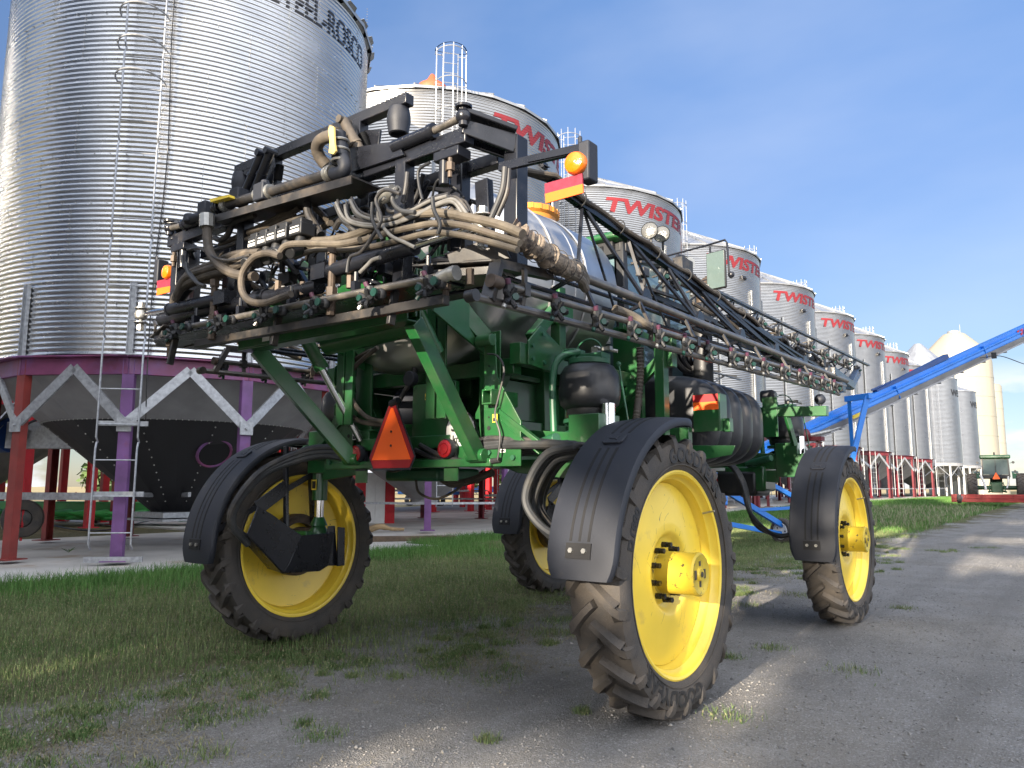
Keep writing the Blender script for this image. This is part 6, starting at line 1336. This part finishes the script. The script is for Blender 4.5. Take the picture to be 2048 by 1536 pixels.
for s in (-1, 1):
    b = MB(); b.beam((s*.35, -.45, .62), (s*.55, -1.4, .55), .08, .10); b.beam((s*.4, -.3, 1.2), (s*.5, -1.0, .65), .06, .06); TB(b, 'hitch_arm', 'tractor_green')
    b = MB(); b.plate([(s*1.0, -.5, 1.45), (s*1.30, -.5, 1.45), (s*1.30, -.3, 1.75), (s*1.0, -.2, 1.85)], .03); b.plate([(s*1.0, -.2, 1.85), (s*1.4, -.2, 1.85), (s*1.4, .6, 1.95), (s*1.0, .6, 1.95)], .03); TB(b, 'mudguard', 'tractor_green')
b = MB()
for x in (-.85, .85):
    for y in (-.35, 1.0): b.beam((x, y, 1.55), (x*.95, y*.95, 2.85), .09, .09, up=(0, 1, 0))
b.beam((-.85, -.35, 1.6), (.85, -.35, 1.6), .08, .22); b.beam((0, -.35, 1.6), (0, -.34, 2.8), .04, .04, up=(0, 1, 0)); b.box((0, .4, 1.5), (1.7, 1.3, .1)); co_ = TB(b, 'cab_frame', 'cab_black')
for pts, nr in (([(-.80, -.33, 1.72), (.80, -.33, 1.72), (.78, -.32, 2.78), (-.78, -.32, 2.78)], (0, 1, 0)), ([(.85, -.3, 1.72), (.85, .95, 1.72), (.82, .95, 2.78), (.82, -.3, 2.78)], (1, 0, 0)), ([(-.85, -.3, 1.72), (-.85, .95, 1.72), (-.82, .95, 2.78), (-.82, -.3, 2.78)], (1, 0, 0))):
    b = MB(); b.plate(pts, .01, nrm=nr); b.build('window', 'clear_glass', co_, world=False)
b = MB(); b.box((0, .35, 2.95), (1.95, 1.75, .24)); b.build('roof', 'tractor_green', co_, world=False, bevel=.07)
b = MB(); b.box((-.1, .1, 1.75), (.5, .4, .5)); b.ring((.2, .75, 2.0), (0, .5, 1), .2, .02, 16, 5); b.build('seat', 'cab_black', co_, world=False, bevel=.05)
for s in (-1, 1):
    b = MB(); b.cyl((s*1.12, -.4, 2.55), (s*1.12, -.5, 2.55), .09, 14); b.beam((s*.9, -.35, 2.5), (s*1.12, -.4, 2.55), .03, .03); b.cyl((s*1.2, -.4, 1.95), (s*1.2, -.46, 1.95), .08, 12); TB(b, 'work_lamp', 'cab_black')
b = MB(); b.plate([(-.24, -.48, 1.42), (.24, -.48, 1.42), (.03, -.48, 1.86), (-.03, -.48, 1.86)], .02, nrm=(0, 1, 0)); TB(b, 'warning_triangle', 'orange_sheet')
b = MB(); b.cyl((0, 2.0, 1.8), (0, 2.0, 3.35), .06, 10); TB(b, 'exhaust_pipe', 'cab_black')
b = MB(); b.tube([(-1.0, -.5, 1.7), (-.8, -.6, 1.2), (-.7, -.7, .7)], .09, 8); b.tube([(.75, -.4, 1.6), (.7, -.5, 1.1), (.6, -.6, .8)], .05, 8); TB(b, 'hydraulic_cylinder', 'label_white')
SCR = empty('box_scraper', tuple(TRt.matrix_basis @ V((.35, -2.3, -.20)))); SCR.rotation_euler.z = yaw; SCR.scale = (.86, .9, .82); tag(SCR, 'wide red land scraper hitched behind the green tractor', 'scraper')
def SB(m, nm, mt, par=SCR, **k): return m.build(nm, mt, par, world=False, **k)
b = MB(); b.box((.0, 0, .32), (6.0, .10, .50)); b.box((0, .22, .58), (6.0, .35, .07)); b.box((0, -.08, .12), (6.0, .14, .08)); b.box((0, -.06, .36), (6.0, .04, .06))
bo = SB(b, 'scraper_blade', 'implement_red', bevel=.01)
for x in (-3, -1.2, .6, 3): b = MB(); b.box((x, .2, .35), (.06, .7, .55)); b.build('end_plate', 'implement_red', bo, world=False)
for x in (-2.55, 1.45): b = MB(); b.lathe([(.12, -.1), (.25, -.13), (.31, -.1), (.31, .1), (.25, .13), (.12, .1)], o=(x, -.45, .31), ax=(1, 0, 0), n=24); SB(b, 'gauge_wheel', 'rubber'); b = MB(); b.beam((x+.17, -.45, .31), (x+.17, .1, .5), .05, .08); SB(b, 'wheel_arm', 'galvanized_flat')

# ================================================================ THINGS UNDER AND BEHIND THE BINS
p = W(45, 1037, D=17.5); ty = empty('transport_wheel', p); 
b = MB(); dd = V((.75, -.35, 0)).normalized(); b.lathe([(.20, -.10), (.32, -.14), (.40, -.12), (.43, 0), (.40, .12), (.32, .14), (.20, .10)], o=(0, 0, 0), ax=dd, n=32); t1 = b.build('tyre', 'rubber', ty, world=False)
b = MB(); b.lathe([(.20, -.1), (.18, .0), (.05, .02), (0, .02)], ax=dd, n=24); b.build('rim', 'dusty_steel', ty, world=False)
b = MB(); b.beam((0, 0, .9), (0, 0, -.5), .04, .04, up=(1, 0, 0)); b.build('fork', 'bright_red', ty, world=False)
tag(ty, 'black rubber transport wheel standing under the big left bin', 'wheel')
p = W(8, 870, D=18.5); fn = empty('aeration_fan', p); b = MB(); b.cyl((-.5, -.1, 0), (.22, .1, 0), .42, 28); f1 = b.build('fan_housing', 'blue_dark', fn, world=False, sharp=40)
b = MB(); b.beam((.3, .1, -.02), (3.3, 1.6, -.05), .45, .62); b.build('air_duct', 'galvanized_flat', fn, world=False); b = MB(); b.plate([(.68, -.03, .12), (1.0, .13, .12), (1.0, .13, -.12), (.68, -.03, -.12)], .02); b.build('label', 'label_white', fn, world=False)
b = MB(); b.tube([(.9, 0, -.3), (1.0, 0, .1), (1.4, .2, .32), (1.8, .5, .3)], .03, 7, smooth=5); b.build('cable', 'hose_black', fn, world=False)
tag(fn, 'blue aeration fan with a galvanized duct under the big left bin', 'fan')
p = W(150, 1010, D=30); im = empty('grain_header', V((p.x, p.y, .0))); im.rotation_euler.z = math.radians(25)
b = MB(); b.box((0, 0, .55), (11, .5, .7)); b.box((0, -.5, .3), (11, .9, .12)); b.build('header_frame', 'implement_green', im, world=False, bevel=.05)
for k in range(14): b = MB(); x = -5.2+k*.8; b.lathe([(.22, 0), (.12, .5), (.02, 1.0)], o=(x, -.7, .42), ax=(0, -1, .12), n=10); b.build('snout', 'implement_green', im, world=False)
b = MB(); b.cyl((-5.5, -.4, 1.1), (5.5, -.4, 1.1), .06, 8)
for k in range(12): b.cyl((-5.5+k, -.4, 1.1), (-5.5+k+.3, -.9, 1.25), .03, 5)
b.build('reel', 'bright_red', im, world=False); tag(im, 'long green combine header standing beyond the bins at the left', 'header')
for k, (x, y, D, c_) in enumerate(((1010, 962, 58, 'blue_paint'), (860, 980, 52, 'blue_paint'))):
    p = W(x, y, D=D); o = empty('parked_implement', V((p.x, p.y, gz(p.y)))); b = MB(); b.box((0, 0, 1.0), (4.5, 1.2, .45)); b.beam((-3, 0, .9), (3, .3, 1.3), .3, .3); b.build('implement_frame', c_, o, world=False, bevel=.08)
    for s in (-1, 1): b = MB(); b.lathe([(.15, -.1), (.38, -.12), (.38, .12), (.15, .1)], o=(s*1.4, -.5, .4), ax=(1, 0, 0), n=20); b.build('wheel', 'rubber', o, world=False)
    tag(o, ['blue farm implement parked in the sun, seen between the sprayer wheels at the right', 'blue farm implement parked in the sun, seen under the middle of the sprayer'][k], 'implement')
p = W(763, 985, D=30); o = empty('striped_panel', V((p.x, p.y, 0))); o.rotation_euler.z = math.radians(35)
for k in range(4): b = MB(); b.box((-.8+k*.38, 0, 1.05), (.37, .06, 2.0)); b.build('panel_board', 'white_paint' if k in (1, 2) else 'bright_red', o, world=False)
tag(o, 'upright panel of white boards with red edges, between the left rear wheel and the chassis', 'panel')
p = W(800, 1078, Z=.12); o = empty('timber_beam', p); o.rotation_euler.z = math.radians(52); b = MB(); b.box((0, 0, 0), (3.0, .26, .16)); b.box((.3, .32, -.02), (2.4, .2, .14)); b.build('beam', 'bark', o, world=False, bevel=.02); tag(o, 'weathered dark timber beams lying on the slab edge behind the left rear wheel', 'timber')
p = W(750, 1060, Z=.16); o = empty('broken_branch', p); b = MB(); b.tube([(-.25, 0, 0), (0, .2, .10), (.2, .5, .02), (.35, .9, 0)], [.10, .09, .06, .05], 9, smooth=4); b.build('branch', 'wood', o, world=False); tag(o, 'pale broken branch on the ground beside the left rear tyre', 'branch')
b = MB(); rr = [W(x, y, Z=.08) for x, y in ((90, 1048), (160, 1060), (230, 1058), (300, 1042), (360, 1040))]; b.tube(rr, .03, 7, smooth=6); o = b.build('ground_hose', 'hose_black'); tag(o, 'black hose lying across the slab under the big bin', 'hose')
b = MB(); b.box(W(225, 1038, Z=.12), (.2, 5.0, .16), rz=math.radians(50)); o = b.build('steel_channel', 'dusty_steel'); tag(o, 'long dark steel channel lying on the slab behind the big bin ladder', 'steel beam')

# ================================================================ TREES
def sun_gap(P):
    # crown leaves cut away so sun patches fall on the machine and ground strips
    s = np.array(sd)
    def at_y(y0): k = (P[:, 1]-y0)/s[1]; return P-s*k[:, None]
    g = P-s*(P[:, 2]/s[2])[:, None]; q = at_y(-1.0); qx, qz = q[:, 0], q[:, 2]
    c = (np.abs(qx-.1) < 3.0) & (qz > 2.42+.16*np.sin(3*qx)+.10*np.sin(7*qx+1)) & (qz < 5.4)
    c |= (qx > .55) & (qx < 1.65) & (qz > 1.75) & (qz < 2.9)
    c |= (np.abs(qx-2.16) < .22) & (np.abs(qz-1.45) < .17)
    c |= (g[:, 0] > .9) & (g[:, 0] < 4.6) & (g[:, 1] > -5.2) & (g[:, 1] < -1.25+.14*g[:, 0])
    c |= (g[:, 0] > -.1) & (g[:, 0] < 1.5) & (np.abs(g[:, 1]-5.6) < 1.0)
    c |= (g[:, 0] > -.7) & (g[:, 0] < 12) & (np.abs(g[:, 1]-13.6) < 2.2)
    c |= (g[:, 0] > 1) & (g[:, 0] < 12) & ((np.abs(g[:, 1]-21) < 1.8) | (np.abs(g[:, 1]-32) < 2.2))
    return ~c
def tree(x, y, h, r, lab, nleaf=2600, leaf=.16, m='leaf', belt=False):
    t = empty('tree', (x, y, 0)); b = MB(); b.tube([(0, 0, -.2), (.05*h*.1, 0, h*.3), (0, .1, h*.6), (.1, 0, h*.85)], [h*.028, h*.022, h*.015, h*.006], 9)
    cl = []
    for k in range(16):
        a = random.uniform(0, 2*PI); z = h*random.uniform(.25, .92); q = r*random.uniform(.3, .95)*(1-.55*abs(z/h-.55)); c = V((q*math.cos(a), q*math.sin(a), z)); b.tube([(0, 0, z*.7), (c.x*.5, c.y*.5, z*.85), c], [h*.01, h*.006, h*.003], 6); cl.append((c, r*random.uniform(.28, .5)))
    b.build('trunk', 'bark', t, world=False)
    n = nleaf; idx = rng.integers(0, len(cl), n); cc = np.array([list(c) for c, _ in cl])[idx]; rr = np.array([q for _, q in cl])[idx]; d = rng.normal(0, 1, (n, 3)); d /= np.linalg.norm(d, axis=1)[:, None]; P_ = cc+d*(rr*rng.uniform(.35, 1.05, n))[:, None]
    if belt: P_ = P_[sun_gap(P_+np.array([[x, y, 0]]))]; n = len(P_)
    u = rng.normal(0, 1, (n, 3)); u /= np.linalg.norm(u, axis=1)[:, None]; w = np.cross(u, rng.normal(0, 1, (n, 3))); w /= np.linalg.norm(w, axis=1)[:, None]; s = leaf*rng.uniform(.6, 1.5, n)[:, None]
    v = np.stack([P_-u*s, P_+w*s*.6, P_+u*s, P_-w*s*.6], 1); me = bpy.data.meshes.new('crown'); me.vertices.add(4*n); me.vertices.foreach_set('co', v.ravel()); me.loops.add(4*n); me.loops.foreach_set('vertex_index', np.arange(4*n, dtype=np.int32)); me.polygons.add(n); me.polygons.foreach_set('loop_start', np.arange(0, 4*n, 4, dtype=np.int32)); me.update(calc_edges=True)
    me.materials.append(MAT[m]); o = bpy.data.objects.new('crown', me); COL.objects.link(o); o.parent = t
    tag(t, lab, 'tree'); return t
random.seed(21)
# unseen trees added behind the camera to shade the yard and lower sprayer
for k, (x, y, h, r) in enumerate(SHADE_TREES):
    t = tree(x, y, h, r, '%s unseen tree added behind the camera to shade the yard' % ('first second third fourth fifth sixth seventh eighth ninth tenth eleventh'.split()[k]), 13000, .20, belt=True); t['group'] = 'added shade trees behind the camera'
# far trees beyond the bins
random.seed(5)
for k in range(14):
    xx = -62-random.uniform(0, 25); yy = 2+k*11+random.uniform(-3, 3)
    t = tree(xx, yy, random.uniform(6, 9), random.uniform(3.5, 5), 'bushy tree in the sunlit tree line beyond the bins, %s from the left' % ('first second third fourth fifth sixth seventh eighth ninth tenth eleventh twelfth thirteenth fourteenth'.split()[k]), 1500, .38, 'leaf_pale' if k % 3 else 'leaf'); t['group'] = 'tree line beyond the bins'
for k in range(5):
    t = tree(8+k*14, 330+k*6, 9, 9, 'distant tree on the horizon, %s from the left behind the tractor' % ('first second third fourth fifth'.split()[k]), 900, 1.0, 'leaf_pale'); t['group'] = 'trees on the horizon'
# small weed on the slab
p = W(137, 1105, Z=.07); b = MB()
for k in range(7):
    a = k*.9; b.plate([p, p+V((.07*math.cos(a)-.02, .07*math.sin(a), .07)), p+V((.16*math.cos(a), .16*math.sin(a), .05+.03*(k % 3))), p+V((.07*math.cos(a)+.02, .07*math.sin(a), .06))], .002)
o = b.build('weed', 'leaf'); tag(o, 'small weed growing out of a crack in the slab below the big bin', 'weed')

# ---------------- nothing deeper than thing > part > sub-part
bpy.context.view_layer.update()
def chain(o):
    c = [o]
    while c[-1].parent: c.append(c[-1].parent)
    return c
todo = [(o, chain(o)) for o in COL.objects if len(chain(o)) > 3]
plan = []
for o, c in todo:
    part = c[-2]; M_ = Matrix.Identity(4)
    for q in reversed(c[:-2]): M_ = M_ @ q.matrix_basis
    plan.append((o, part, M_))
for o, part, M_ in plan: o.parent = part
for o, part, M_ in plan: o.matrix_basis = M_
